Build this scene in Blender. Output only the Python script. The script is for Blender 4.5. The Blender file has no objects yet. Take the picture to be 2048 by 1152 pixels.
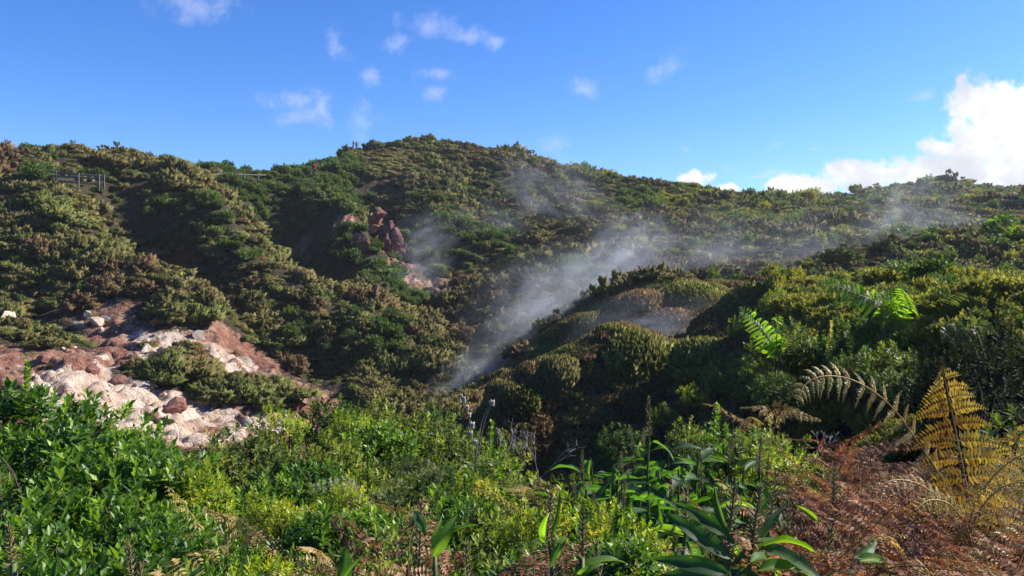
import bpy, bmesh, math, random
import numpy as np
from mathutils import Vector, Matrix, Euler
R = math.radians
random.seed(7); RNG = np.random.default_rng(11)
SC = bpy.context.scene
C = SC.collection

# ------------------------------------------------------------------ camera
W, H, LENS, PITCH = 2048, 1152, 26.0, R(2.94)
FPX = W * LENS / 36.0
cam = bpy.data.objects.new('camera', bpy.data.cameras.new('camera')); C.objects.link(cam)
cam.data.lens = LENS; cam.data.sensor_width = 36.0
cam.data.clip_start = 0.05; cam.data.clip_end = 4000
cam.location = (0, 0, 0); cam.rotation_euler = (R(90) - PITCH, 0, 0)
SC.camera = cam
def direc(px, py):
    u = (px - W / 2) / FPX; v = (H / 2 - py) / FPX
    return np.array([u, math.cos(PITCH) + v * math.sin(PITCH), -math.sin(PITCH) + v * math.cos(PITCH)])
def at(px, py, d):
    t = direc(px, py); return t * (d / t[1])

# ------------------------------------------------------------------ sun and sky
SUN_AZ, SUN_EL = R(72), R(34)
sd = Vector((math.sin(SUN_AZ) * math.cos(SUN_EL), math.cos(SUN_AZ) * math.cos(SUN_EL), math.sin(SUN_EL)))
sun = bpy.data.objects.new('sun', bpy.data.lights.new('sun', 'SUN')); C.objects.link(sun)
sun.data.energy = 5.0; sun.data.angle = R(0.5); sun.data.color = (1.0, 0.93, 0.82)
sun.rotation_euler = sd.to_track_quat('Z', 'Y').to_euler()
SC.view_settings.view_transform = 'Standard'; SC.view_settings.look = 'None'
SC.view_settings.exposure = 1.1; SC.view_settings.gamma = 1.0

world = bpy.data.worlds.new('World'); SC.world = world; world.use_nodes = True
nt = world.node_tree; nt.nodes.clear()
class NB:
    def __init__(s, nt): s.nt = nt
    def n(s, t, **kw):
        x = s.nt.nodes.new(t)
        for k, v in kw.items(): setattr(x, k, v)
        return x
    def set(s, sock, v):
        if isinstance(v, bpy.types.NodeSocket): s.nt.links.new(v, sock)
        elif v is not None: sock.default_value = v
    def math(s, op, a, b=None, c=None, clamp=False):
        x = s.n('ShaderNodeMath', operation=op, use_clamp=clamp)
        s.set(x.inputs[0], a); s.set(x.inputs[1], b)
        if c is not None: s.set(x.inputs[2], c)
        return x.outputs[0]
    def vec(s, op, a, b=None):
        x = s.n('ShaderNodeVectorMath', operation=op)
        s.set(x.inputs[0], a)
        if b is not None: s.set(x.inputs[1], b)
        return x.outputs['Value'] if op in ('LENGTH', 'DOT_PRODUCT') else x.outputs[0]
    def noise(s, vec, scale, detail=5, rough=.55, w=None):
        x = s.n('ShaderNodeTexNoise')
        if vec is not None: s.nt.links.new(vec, x.inputs['Vector'])
        x.inputs['Scale'].default_value = scale; x.inputs['Detail'].default_value = detail; x.inputs['Roughness'].default_value = rough
        return x.outputs[0]
    def ramp(s, v, a, b, c=0., d=1., kind='SMOOTHSTEP'):
        x = s.n('ShaderNodeMapRange', interpolation_type=kind)
        s.set(x.inputs[0], v)
        for i, q in enumerate((a, b, c, d)): s.set(x.inputs[1 + i], q)
        return x.outputs[0]
    def mix(s, f, a, b, blend='MIX'):
        x = s.n('ShaderNodeMix', data_type='RGBA', blend_type=blend)
        s.set(x.inputs[0], f)
        for sock, v in ((x.inputs[6], a), (x.inputs[7], b)):
            s.set(sock, v if isinstance(v, bpy.types.NodeSocket) else (*v[:3], 1))
        return x.outputs[2]
    def comb(s, x, y, z=0.):
        q = s.n('ShaderNodeCombineXYZ')
        for i, v in enumerate((x, y, z)): s.set(q.inputs[i], v)
        return q.outputs[0]
nb = NB(nt)
sky = nb.n('ShaderNodeTexSky', sky_type='NISHITA')
sky.sun_disc = False; sky.sun_elevation = SUN_EL; sky.sun_rotation = SUN_AZ
sky.altitude = 600; sky.air_density = 1.0; sky.dust_density = 0.6; sky.ozone_density = 3.0
SKY_S = 0.10
hs = nb.n('ShaderNodeHueSaturation'); hs.inputs['Saturation'].default_value = 1.24; hs.inputs['Value'].default_value = 1.0
nt.links.new(sky.outputs[0], hs.inputs['Color'])
tc = nb.n('ShaderNodeTexCoord'); sep = nb.n('ShaderNodeSeparateXYZ'); nt.links.new(tc.outputs['Generated'], sep.inputs[0])
yy = nb.math('MAXIMUM', sep.outputs[1], 0.06)
P = nb.comb(nb.math('DIVIDE', sep.outputs[0], yy), nb.math('DIVIDE', sep.outputs[2], yy))
wn = nb.n('ShaderNodeTexNoise'); nt.links.new(P, wn.inputs['Vector']); wn.inputs['Scale'].default_value = 14; wn.inputs['Detail'].default_value = 4
Pw = nb.vec('ADD', P, nb.vec('MULTIPLY', nb.vec('SUBTRACT', wn.outputs[1], (.5, .5, .5)), (.045, .03, 0)))
def lobe(vec, px, py, rx, ry, rot=0):
    d = direc(px, py); m = nb.n('ShaderNodeMapping', vector_type='TEXTURE')
    nt.links.new(vec, m.inputs[0])
    m.inputs['Location'].default_value = (d[0] / d[1], d[2] / d[1], 0)
    m.inputs['Rotation'].default_value = (0, 0, R(rot)); m.inputs['Scale'].default_value = (rx / FPX, ry / FPX, 1)
    return nb.math('SUBTRACT', 1.0, nb.vec('LENGTH', m.outputs[0]))
def field(vec, lobes):
    o = None
    for l in lobes:
        e = lobe(vec, *l); o = e if o is None else nb.math('MAXIMUM', o, e)
    return o
CUM = [(2010, 208, 135, 68), (2080, 290, 150, 120), (1985, 275, 130, 60), (1905, 300, 80, 26, -5), (1740, 350, 150, 38, 4), (1870, 345, 170, 46),
       (2000, 345, 150, 70), (1600, 378, 92, 42), (1690, 338, 80, 26), (1388, 366, 38, 26), (1455, 381, 38, 14)]
WIS = [(1840, 189, 34, 18, 10), (1538, 342, 46, 16, 12), (1516, 350, 30, 8, 8), (862, 48, 78, 40, -8), (800, 85, 70, 26, 38), (930, 68, 90, 24, -14), (992, 90, 34, 24, -30), (868, 182, 46, 30, -35), (885, 146, 52, 20), (585, 198, 95, 34, 4),
       (640, 214, 22, 34, 20), (600, 232, 85, 32), (672, 90, 30, 55, 30), (738, 150, 30, 26), (1175, 170, 48, 26, -25), (1335, 126, 62, 30, 28), (1296, 150, 24, 26),
       (1100, 285, 50, 22, 8), (725, 242, 46, 46), (400, 10, 120, 46), (1370, 304, 20, 10), (1560, 284, 30, 8, 15), (1628, 292, 18, 6), (1465, 335, 26, 6), (1500, 352, 30, 6, 10)]
nzA = nb.noise(P, 24, 9, .6); nzB = nb.noise(P, 7, 5, .55); nzC = nb.noise(Pw, 34, 8, .65)
nzD = nb.noise(P, 60, 8, .65)
cum = nb.math('ADD', nb.math('ADD', field(Pw, CUM), nb.math('MULTIPLY', nb.math('SUBTRACT', nzA, .5), 1.7)), nb.math('MULTIPLY', nb.math('SUBTRACT', nzD, .5), .9))
cum = nb.ramp(cum, .02, .5)
wis = nb.math('ADD', field(Pw, WIS), nb.math('MULTIPLY', nb.math('SUBTRACT', nzC, .56), 2.7))
wis = nb.math('MULTIPLY', nb.ramp(wis, -.1, 1.25), .38)
front = nb.ramp(sep.outputs[1], .1, .3)
cum = nb.math('MULTIPLY', cum, front); wis = nb.math('MULTIPLY', wis, front)
greyf = nb.math('MULTIPLY', nb.ramp(nb.math('ADD', nb.math('MULTIPLY', nzB, .75), nb.math('MULTIPLY', nzA, .35)), .47, .64), .65)
K = 1.0 / SKY_S
ccol = nb.mix(greyf, (.51 * K, .51 * K, .51 * K), (.27 * K, .295 * K, .355 * K))
skyc = nb.mix(1.0, hs.outputs[0], (.47, .63, .93), 'MULTIPLY')
c1 = nb.mix(wis, skyc, (.40 * K, .42 * K, .55 * K))
c2 = nb.mix(cum, c1, ccol)
bg = nb.n('ShaderNodeBackground'); bg.inputs['Strength'].default_value = SKY_S
out = nb.n('ShaderNodeOutputWorld'); nt.links.new(c2, bg.inputs[0]); nt.links.new(bg.outputs[0], out.inputs[0])
SC.cycles.max_bounces = 6; SC.cycles.diffuse_bounces = 3; SC.cycles.glossy_bounces = 2; SC.cycles.transmission_bounces = 4
SC.cycles.volume_bounces = 1; SC.cycles.transparent_max_bounces = 12; SC.cycles.caustics_reflective = False; SC.cycles.caustics_refractive = False
SC.cycles.volume_step_rate = 2.0; SC.cycles.volume_max_steps = 128

# ------------------------------------------------------------------ helpers
def h32(ix, iy, seed):
    n = (ix.astype(np.int64) * 374761393 + iy.astype(np.int64) * 668265263 + seed * 1442695041) & 0xffffffff
    n = ((n ^ (n >> 13)) * 1274126177) & 0xffffffff
    return ((n ^ (n >> 16)) & 0xffffff) / float(0xffffff)
def vnoise(x, y, seed=0):
    x = np.asarray(x, float); y = np.asarray(y, float)
    ix = np.floor(x); iy = np.floor(y); fx = x - ix; fy = y - iy
    fx = fx * fx * (3 - 2 * fx); fy = fy * fy * (3 - 2 * fy)
    a = h32(ix, iy, seed); b = h32(ix + 1, iy, seed); c = h32(ix, iy + 1, seed); d = h32(ix + 1, iy + 1, seed)
    return (a * (1 - fx) + b * fx) * (1 - fy) + (c * (1 - fx) + d * fx) * fy
def fbm(x, y, scale, octs=4, seed=0, gain=.5):
    s = 0; a = 1; t = 0
    for o in range(octs):
        s = s + a * vnoise(np.asarray(x) / scale * 2 ** o + 17.3 * o, np.asarray(y) / scale * 2 ** o - 9.1 * o, seed + o); t += a; a *= gain
    return s / t
def smooth(a, b, x):
    t = np.clip((x - a) / (b - a), 0, 1); return t * t * (3 - 2 * t)
def make_mesh(name, V, Fs, mats, tint=None, shade=False, attrs=None, matidx=None):
    """V (n,3); Fs: list of (m,k) index arrays"""
    me = bpy.data.meshes.new(name); V = np.asarray(V, np.float32)
    me.vertices.add(len(V)); me.vertices.foreach_set('co', V.ravel())
    Fs = [np.asarray(f, np.int32) for f in Fs if len(f)]
    nl = sum(f.size for f in Fs); npo = sum(len(f) for f in Fs)
    me.loops.add(nl); me.polygons.add(npo)
    me.loops.foreach_set('vertex_index', np.concatenate([f.ravel() for f in Fs]))
    st = []; o = 0
    for f in Fs: st.append(o + np.arange(len(f)) * f.shape[1]); o += f.size
    me.polygons.foreach_set('loop_start', np.concatenate(st).astype(np.int32))
    if matidx is not None: me.polygons.foreach_set('material_index', np.asarray(matidx, np.int32))
    for m in (mats if isinstance(mats, (list, tuple)) else [mats]): me.materials.append(m)
    if tint is not None: attrs = dict(attrs or {}, tint=tint)
    for k, v in (attrs or {}).items():
        a = me.attributes.new(k, 'FLOAT', 'POINT'); a.data.foreach_set('value', np.asarray(v, np.float32))
    me.update(calc_edges=True)
    if shade: me.polygons.foreach_set('use_smooth', np.ones(npo, bool))
    me.validate(); return me
def link(name, me, parent=None):
    o = bpy.data.objects.new(name, me); C.objects.link(o)
    if parent is not None: o.parent = parent
    return o
def tag(o, label, cat=None, group=None, kind=None):
    o['label'] = label
    if cat: o['category'] = cat
    if group: o['group'] = group
    if kind: o['kind'] = kind
    return o
def empty(name, loc=(0, 0, 0), rz=0):
    o = bpy.data.objects.new(name, None); C.objects.link(o); o.location = loc; o.rotation_euler = (0, 0, rz); o.empty_display_size = .1
    return o
def copy_tree(o, parent=None):
    c = o.copy(); C.objects.link(c); c.parent = parent
    for ch in list(o.children): copy_tree(ch, c)
    return c
def norm(a): return a / np.maximum(np.linalg.norm(a, axis=-1, keepdims=True), 1e-9)
def scatter(tv, tf, pos, Yd, up, size, wid=None):
    """copies of a template (y along Yd, z near up)"""
    N = len(pos); Y = norm(Yd); X = norm(np.cross(Y, up)); Z = np.cross(X, Y)
    size = np.broadcast_to(np.asarray(size, float), (N,)); w = size if wid is None else size * wid
    V = (pos[:, None] + tv[None, :, 0:1] * X[:, None] * w[:, None, None] + tv[None, :, 1:2] * Y[:, None] * size[:, None, None] + tv[None, :, 2:3] * Z[:, None] * size[:, None, None])
    F = (tf[None] + (np.arange(N) * len(tv))[:, None, None])
    return V.reshape(-1, 3), F.reshape(-1, tf.shape[1])
class Acc:
    def __init__(s): s.V = []; s.F = {}; s.T = []; s.n = 0
    def add(s, V, F, tint=0.5):
        V = np.asarray(V, float); F = np.asarray(F)
        s.F.setdefault(F.shape[1], []).append(F + s.n); s.V.append(V); s.n += len(V)
        s.T.append(np.broadcast_to(np.asarray(tint, float), (len(V),)) if np.ndim(tint) == 0 else np.asarray(tint))
        return s
    def mesh(s, name, mat, shade=False):
        return make_mesh(name, np.concatenate(s.V), [np.concatenate(f) for f in s.F.values()], mat, np.concatenate(s.T), shade)
def tube(pts, r0, r1, k=6):
    pts = np.asarray(pts, float); n = len(pts)
    T = norm(np.gradient(pts, axis=0)); ref = np.array([.31, .17, .93]) if abs(T[0, 2]) < .9 else np.array([1., .1, 0])
    A = norm(np.cross(T, ref)); B = np.cross(T, A)
    rr = np.linspace(r0, r1, n)[:, None, None]; an = np.arange(k) * 2 * math.pi / k
    V = pts[:, None] + rr * (A[:, None] * np.cos(an)[None, :, None] + B[:, None] * np.sin(an)[None, :, None])
    i = np.arange(n - 1)[:, None] * k; j = np.arange(k)[None]; j2 = (j + 1) % k
    F = np.stack([i + j, i + j2, i + k + j2, i + k + j], -1).reshape(-1, 4)
    return V.reshape(-1, 3), F
def spline(cp, n):
    cp = np.asarray(cp, float); m = len(cp); t = np.linspace(0, m - 1, n); i = np.minimum(t.astype(int), m - 2); u = (t - i)[:, None]
    g = lambda k: cp[np.clip(k, 0, m - 1)]
    p0, p1, p2, p3 = g(i - 1), g(i), g(i + 1), g(i + 2)
    return .5 * (2 * p1 + (p2 - p0) * u + (2 * p0 - 5 * p1 + 4 * p2 - p3) * u ** 2 + (3 * p1 - p0 - 3 * p2 + p3) * u ** 3)
def rdir(n, rng=RNG): return norm(rng.normal(size=(n, 3)))
def box(cx, cy, cz, sx, sy, sz):
    v = np.array([[x, y, z] for x in (-.5, .5) for y in (-.5, .5) for z in (-.5, .5)]) * [sx, sy, sz] + [cx, cy, cz]
    return v, np.array([[0, 1, 3, 2], [4, 6, 7, 5], [0, 4, 5, 1], [2, 3, 7, 6], [0, 2, 6, 4], [1, 5, 7, 3]])
def beam(a, b, w, h):
    """box beam from a to b, w wide (horizontal), h high"""
    a = np.asarray(a, float); b = np.asarray(b, float); d = b - a; L = np.linalg.norm(d); d = d / L
    up = np.array([0, 0, 1.]) if abs(d[2]) < .9 else np.array([0, 1., 0]); s = norm(np.cross(d, up)); u = np.cross(s, d)
    v, f = box(0, 0, 0, 1, 1, 1)
    return (a + b) / 2 + v[:, :1] * d * L + v[:, 1:2] * s * w + v[:, 2:3] * u * h, f

# ------------------------------------------------------------------ materials
def mat(name):
    m = bpy.data.materials.new(name); m.use_nodes = True; m.node_tree.nodes.clear(); b = NB(m.node_tree)
    o = b.n('ShaderNodeOutputMaterial'); return m, b, o
def leaf_mat(name, dark, mid, light, rough=.45, trans=.35, spec=.35, tcol=None, spots=0):
    m, b, o = mat(name)
    at_ = b.n('ShaderNodeAttribute', attribute_name='tint'); oi = b.n('ShaderNodeObjectInfo')
    v = b.math('ADD', at_.outputs['Fac'], b.math('MULTIPLY', b.math('SUBTRACT', oi.outputs['Random'], .5), .35), clamp=True)
    col = b.mix(b.ramp(v, .5, 1., kind='LINEAR'), b.mix(b.ramp(v, 0., .5, kind='LINEAR'), dark, mid), light)
    if spots:
        tcx = b.n('ShaderNodeTexCoord'); col = b.mix(b.math('MULTIPLY', b.ramp(b.noise(tcx.outputs['Object'], spots, 4, .7), .58, .70), .8), col, (.26, .19, .05))
    p = b.n('ShaderNodeBsdfPrincipled'); b.set(p.inputs['Base Color'], col); p.inputs['Roughness'].default_value = rough
    p.inputs['Specular IOR Level'].default_value = spec
    t = b.n('ShaderNodeBsdfTranslucent')
    b.set(t.inputs[0], b.mix(1.0, col, tcol or (1.5, 1.6, .6), 'MULTIPLY'))
    mx = b.n('ShaderNodeMixShader'); mx.inputs[0].default_value = trans
    m.node_tree.links.new(p.outputs[0], mx.inputs[1]); m.node_tree.links.new(t.outputs[0], mx.inputs[2]); m.node_tree.links.new(mx.outputs[0], o.inputs[0])
    return m
def plain(name, col, col2=None, rough=.8, scale=8, bump=.3, spec=.2, rnd=.0):
    m, b, o = mat(name); tcx = b.n('ShaderNodeTexCoord'); g = b.noise(tcx.outputs['Object'], scale, 6, .65)
    c = b.mix(b.ramp(g, .3, .7), col, col2 or tuple(x * .6 for x in col))
    if rnd:
        oi = b.n('ShaderNodeObjectInfo'); c = b.mix(b.math('MULTIPLY', oi.outputs['Random'], rnd), c, tuple(x * 1.7 for x in col))
    p = b.n('ShaderNodeBsdfPrincipled'); b.set(p.inputs['Base Color'], c); p.inputs['Roughness'].default_value = rough; p.inputs['Specular IOR Level'].default_value = spec
    if bump:
        bm_ = b.n('ShaderNodeBump'); bm_.inputs['Strength'].default_value = bump; bm_.inputs['Distance'].default_value = .05
        b.set(bm_.inputs['Height'], b.noise(tcx.outputs['Object'], scale * 2.3, 8, .7)); m.node_tree.links.new(bm_.outputs[0], p.inputs['Normal'])
    m.node_tree.links.new(p.outputs[0], o.inputs[0]); return m
M = {}
M['heath'] = leaf_mat('heath_foliage', (.055, .05, .018), (.135, .125, .042), (.24, .20, .075), .7, .38, .12)
M['heath_green'] = leaf_mat('heath_green_foliage', (.045, .06, .016), (.115, .135, .035), (.22, .22, .065), .65, .38, .12)
M['heather'] = leaf_mat('heather_foliage', (.07, .062, .02), (.17, .155, .05), (.32, .28, .10), .7, .38, .1)
M['heather_green'] = leaf_mat('green_heather_foliage', (.065, .075, .018), (.18, .185, .045), (.34, .33, .09), .7, .42, .1)
M['heather_rust'] = leaf_mat('rusty_heather_foliage', (.075, .045, .02), (.19, .12, .055), (.34, .23, .10), .75, .34, .1)
M['heath_brown'] = leaf_mat('heath_brown_foliage', (.055, .035, .018), (.13, .085, .042), (.22, .15, .08), .75, .34, .1)
M['laurel'] = leaf_mat('laurel_leaf', (.022, .055, .008), (.07, .155, .016), (.24, .35, .03), .42, .38, .35, None, 4.)
M['laurel_yellow'] = leaf_mat('yellowing_leaf', (.08, .15, .012), (.24, .31, .02), (.55, .46, .03), .42, .4, .3)
M['olive_leaf'] = leaf_mat('olive_leaf', (.04, .065, .012), (.13, .18, .025), (.33, .34, .06), .45, .36, .3)
M['far_leaf'] = leaf_mat('far_leaf', (.024, .05, .014), (.068, .115, .026), (.17, .21, .055), .55, .33, .18)
M['far_yellow'] = leaf_mat('far_yellow_leaf', (.075, .08, .018), (.19, .185, .04), (.34, .29, .07), .55, .36, .15)
M['ginger'] = leaf_mat('ginger_leaf', (.016, .045, .018), (.030, .080, .026), (.07, .13, .04), .52, .46, .22, (2.6, 2.7, .5), 5.)
M['ginger_backlit'] = leaf_mat('backlit_ginger_leaf', (.05, .12, .02), (.09, .19, .03), (.17, .26, .05), .5, .6, .2, (2.4, 2.3, .4), 4.)  # brighter copy of the ginger leaf, the glow of backlight put into its colour
M['spike'] = leaf_mat('seed_spike', (.10, .085, .03), (.20, .17, .07), (.30, .26, .12), .6, .2, .2)
M['gold'] = leaf_mat('golden_frond', (.15, .085, .02), (.36, .26, .042), (.52, .44, .13), .55, .38, .25, (1.35, 1.15, .6))
M['tan'] = leaf_mat('tan_frond', (.22, .14, .05), (.36, .26, .09), (.48, .39, .18), .55, .35, .25, (1.3, 1.2, .8))
M['tan_gold'] = leaf_mat('tan_gold_frond', (.26, .17, .05), (.42, .31, .09), (.55, .46, .2), .5, .4, .3, (1.4, 1.2, .7))
M['rust'] = leaf_mat('rust_frond', (.085, .034, .018), (.20, .085, .045), (.46, .30, .18), .6, .3, .1, (1.4, 1.0, .7))
M['frond'] = leaf_mat('green_frond', (.06, .15, .016), (.15, .29, .03), (.38, .44, .05), .5, .55, .2)
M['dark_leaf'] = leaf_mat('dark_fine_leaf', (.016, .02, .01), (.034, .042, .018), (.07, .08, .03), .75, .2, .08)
M['bracken'] = leaf_mat('bracken_frond', (.05, .08, .02), (.12, .14, .04), (.22, .2, .08), .5, .35, .3)
M['stem'] = plain('stem_bark', (.09, .065, .045), (.05, .036, .025), .85, 20, .3)
M['green_stem'] = plain('green_stem', (.08, .11, .035), (.05, .07, .02), .5, 20, .1)
M['gold_stem'] = plain('gold_stem', (.42, .27, .10), (.30, .17, .05), .5, 20, .1)
M['twig'] = plain('bleached_twig', (.38, .34, .30), (.26, .22, .19), .8, 20, .2)
M['fluff'] = leaf_mat('seed_fluff', (.45, .42, .36), (.6, .57, .5), (.7, .68, .62), .9, .4, .1, (1, 1, .95))
M['wood'] = plain('grey_wood', (.15, .14, .125), (.075, .07, .062), .85, 14, .4)
M['pale_wood'] = plain('pale_wood', (.42, .36, .27), (.30, .25, .18), .85, 14, .4)
M['dark_wood'] = plain('dark_wood', (.07, .06, .055), (.04, .035, .03), .8, 14, .4)

def ground_mat():
    m, b, o = mat('ground_soil_and_clay')
    geo = b.n('ShaderNodeNewGeometry'); pos = geo.outputs['Position']
    A = lambda n: b.n('ShaderNodeAttribute', attribute_name=n).outputs['Fac']
    n1 = b.noise(pos, .8, 8, .65); n2 = b.noise(pos, 3.5, 8, .7); n3 = b.noise(pos, 14, 6, .7)
    soil = b.mix(b.ramp(n2, .35, .65), (.026, .021, .013), (.07, .056, .03)); soil = b.mix(b.ramp(n3, .55, .7), soil, (.11, .10, .045))
    red = b.mix(b.ramp(n2, .3, .7), (.12, .05, .036), (.31, .155, .105))
    red = b.mix(b.ramp(n1, .45, .68), red, (.36, .25, .18))
    pale = b.mix(b.ramp(n1, .35, .65), (.40, .28, .21), (.60, .51, .42))
    pale = b.mix(b.math('MULTIPLY', b.ramp(n2, .52, .66), .8), pale, (.30, .16, .11))
    vor = b.n('ShaderNodeTexVoronoi', feature='DISTANCE_TO_EDGE'); m.node_tree.links.new(pos, vor.inputs['Vector']); vor.inputs['Scale'].default_value = 2.2; crk = b.ramp(vor.outputs['Distance'], 0., .09)
    n4 = b.noise(pos, 38, 4, .7)
    nn = b.math('MULTIPLY', b.math('SUBTRACT', n2, .5), 1.5)
    rock = b.mix(b.ramp(b.math('ADD', A('pale'), b.math('MULTIPLY', b.math('SUBTRACT', n1, .5), 3.2)), .42, .62), red, pale)
    rock = b.mix(b.math('MULTIPLY', b.ramp(b.noise(pos, 1.7, 6, .7), .55, .68), .7), rock, (.12, .075, .055))
    col = b.mix(b.ramp(b.math('ADD', A('bare'), nn), .35, .65), soil, rock)
    p = b.n('ShaderNodeBsdfPrincipled'); b.set(p.inputs['Base Color'], col); p.inputs['Roughness'].default_value = .9; p.inputs['Specular IOR Level'].default_value = .15
    bm_ = b.n('ShaderNodeBump'); bm_.inputs['Strength'].default_value = .9; bm_.inputs['Distance'].default_value = .25
    b.set(bm_.inputs['Height'], b.math('ADD', b.math('ADD', b.math('MULTIPLY', n2, .8), b.math('MULTIPLY', n3, .28)), b.math('ADD', b.math('MULTIPLY', crk, .18), b.math('MULTIPLY', n4, .08))))
    m.node_tree.links.new(bm_.outputs[0], p.inputs['Normal']); m.node_tree.links.new(p.outputs[0], o.inputs[0]); return m
M['ground'] = ground_mat()
M['rock_red'] = plain('red_rock', (.24, .12, .09), (.12, .055, .042), .9, 2.2, 1.0, .15, .15)
M['rock_pale'] = plain('pale_rock', (.52, .42, .34), (.36, .24, .18), .9, 2.2, 1.0, .15, .08)
M['rock_grey'] = plain('grey_rock', (.24, .21, .18), (.13, .11, .09), .9, 2.5, 1.0, .15, .3)
M['rock_pink'] = plain('pink_rock', (.17, .082, .075), (.055, .028, .026), .9, 1.4, 1.0, .1, .05)

# ------------------------------------------------------------------ terrain
CP = [  # px, py of the bare ground, distance
 # skyline
 (-250,300,82),(0,318,80),(80,312,78),(200,322,88),(320,340,92),(440,362,98),(530,374,104),(600,366,90),(680,338,97),(760,315,107),(815,292,114),
 (880,294,117),(960,314,114),(1040,338,112),(1100,356,110),(1160,371,106),(1250,376,102),(1350,386,101),(1450,403,101),(1550,412,104),(1690,416,118),
 (1870,366,200),(1780,386,200),(1960,380,200),(2060,396,195),(2250,396,190),(1700,400,200),
 # behind the skyline
 (-250,400,140),(0,400,140),(200,390,140),(440,400,150),(600,420,150),(820,380,165),(1000,400,165),(1160,420,165),(1350,420,165),(1550,420,165),(1870,410,300),(2250,420,300),
 (0,400,260),(500,420,260),(1000,420,260),(1400,420,280),
 # left hill
 (-200,350,62),(0,362,61),(100,372,60),(180,392,60),(260,380,66),(400,372,73),(520,372,84),(-150,480,50),(0,440,55),
 (150,425,55),(220,475,52),(290,545,49),(380,600,46),(60,540,46),(150,600,42),
 (268,440,64),(285,490,60),(330,540,57),
 (345,400,68),(420,430,64),(470,490,59),(520,560,54),(570,610,49),(430,560,53),
 (575,440,76),(600,510,70),(640,575,62),
 (640,390,80),(690,430,74),(715,500,68),(740,570,61),(660,620,50),(780,650,49),(820,710,44),(560,670,45),
 (735,380,94),(770,420,86),(790,500,72),(830,570,63),
 (860,330,108),(890,390,97),(915,450,86),(960,510,75),(1010,552,68),(950,400,99),(1000,470,82),
 # valley and right slope
 (850,640,52),(900,700,45),(930,800,37),(890,820,34),(950,620,57),(1000,590,62),(1100,560,60),(1050,660,46),(1000,720,41),
 (1080,430,92),(1150,440,86),(1250,430,85),(1200,500,70),(1300,480,71),(1400,455,79),(1500,440,82),(1290,550,56),(1400,535,57),(1500,510,60),(1490,555,49),
 (1620,460,75),(1600,540,50),(1700,500,57),(1800,445,72),(1800,500,55),(1900,450,70),(1900,515,45),(2048,435,72),(2048,500,45),(2200,470,55),(1900,422,92),(2048,418,82),
 # mounds in the middle distance
 (1250,658,24),(1180,686,24),(1330,686,24),(1250,790,28),(1130,800,28),(1100,718,23),(1000,778,22.4),(1050,820,27),(950,840,26.5),(1380,715,23.5),(1360,730,27.5),
 (1250,880,20.8),(1100,930,20.6),(1000,900,20.4),(1350,880,20.5),(1180,900,20.5),
 (1280,592,36),(1380,572,36),(1180,632,36),(1080,695,36),(1000,750,35),(1300,690,31.5),(1420,690,31),(1200,745,31.5),
 (1530,562,26),(1450,612,26),(1620,595,25),(1400,690,27),(1450,700,21),(1500,690,20),(1550,650,23),(1560,650,31),(1700,565,33),(1450,865,18.3),(1530,850,17),
 (1640,660,17.5),(1620,860,14),(1720,645,16),(1720,865,13),(1830,625,16),(1950,615,14.5),(1950,860,11),(1830,865,11.5),(2100,600,15),(2150,860,10.5),(1850,610,21),(2000,605,20),(1700,625,22),(1700,625,30),(1700,585,36),(1850,630,30),(1850,585,36),(2000,630,30),(2000,580,36),(1600,640,31),(1590,595,36),(2150,620,30),(2150,575,36),(1800,540,44),(1950,535,44),(2100,530,44),
 # bare terraces
 (-150,700,34),(0,655,37),(100,690,34.5),(300,665,41),(400,690,40),(200,730,32.5),(350,750,34.5),(250,810,29.5),(330,865,27.5),(440,750,36.5),(540,835,33),(600,780,37),(480,710,41),
 (650,740,42),(720,760,40),(800,800,38),(150,770,29),(-100,800,26),
]
NEAR = [  # x, y, z of the bank in front of the camera
 (-6,-6,-1.6),(0,-6,-1.6),(6,-6,-1.6),(0,0,-1.7),(-4,0,-1.8),(4,0,-1.7),(0,2,-2.0),(-3,2,-2.1),(3,2,-1.9),(0,4,-2.6),(-4,4,-2.6),(4,4,-2.0),(6,5,-1.9),
 (-6,6,-2.6),(-2,6,-3.1),(2,6,-2.9),(5,7,-2.6),(-8,9,-2.9),(-4,9,-3.6),(0,9,-4.1),(4,9,-3.6),(8,8,-2.4),(-6,13,-4.6),(-2,13,-5.2),(1.2,12,-5.0),(-10,14,-4.2),(-5,18,-6.2),(-9,20,-6),(-14,18,-4.6),(-2,17,-6.6),(-1,24,-8),(-5,25,-7),
 (3,14,-5.4),(0,16,-5.9),(3,18,-5.7),(6,12.5,-4.0),(5,15,-4.7),(-.5,20,-6.6),
 (14,8,-2.2),(-14,8,-2.4),(20,12,-2.0),
]
TP = np.array([at(*c) for c in CP] + [np.array(c, float) for c in NEAR])
def tps_fit(P, lam=.02):
    n = len(P); d = np.linalg.norm(P[:, None, :2] - P[None, :, :2], axis=-1) / 30
    Kk = np.where(d > 0, d * d * np.log(np.maximum(d, 1e-9)), 0) + np.eye(n) * lam * .01
    Q = np.c_[np.ones(n), P[:, :2] / 30]
    A = np.block([[Kk, Q], [Q.T, np.zeros((3, 3))]])
    return np.linalg.solve(A, np.r_[P[:, 2], 0, 0, 0])
TW = tps_fit(TP)
def gauss(x, y, cx, cy, r): return np.exp(-((x - cx) ** 2 + (y - cy) ** 2) / (r * r))
def wp(px, py, d): return at(px, py, d)
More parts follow.
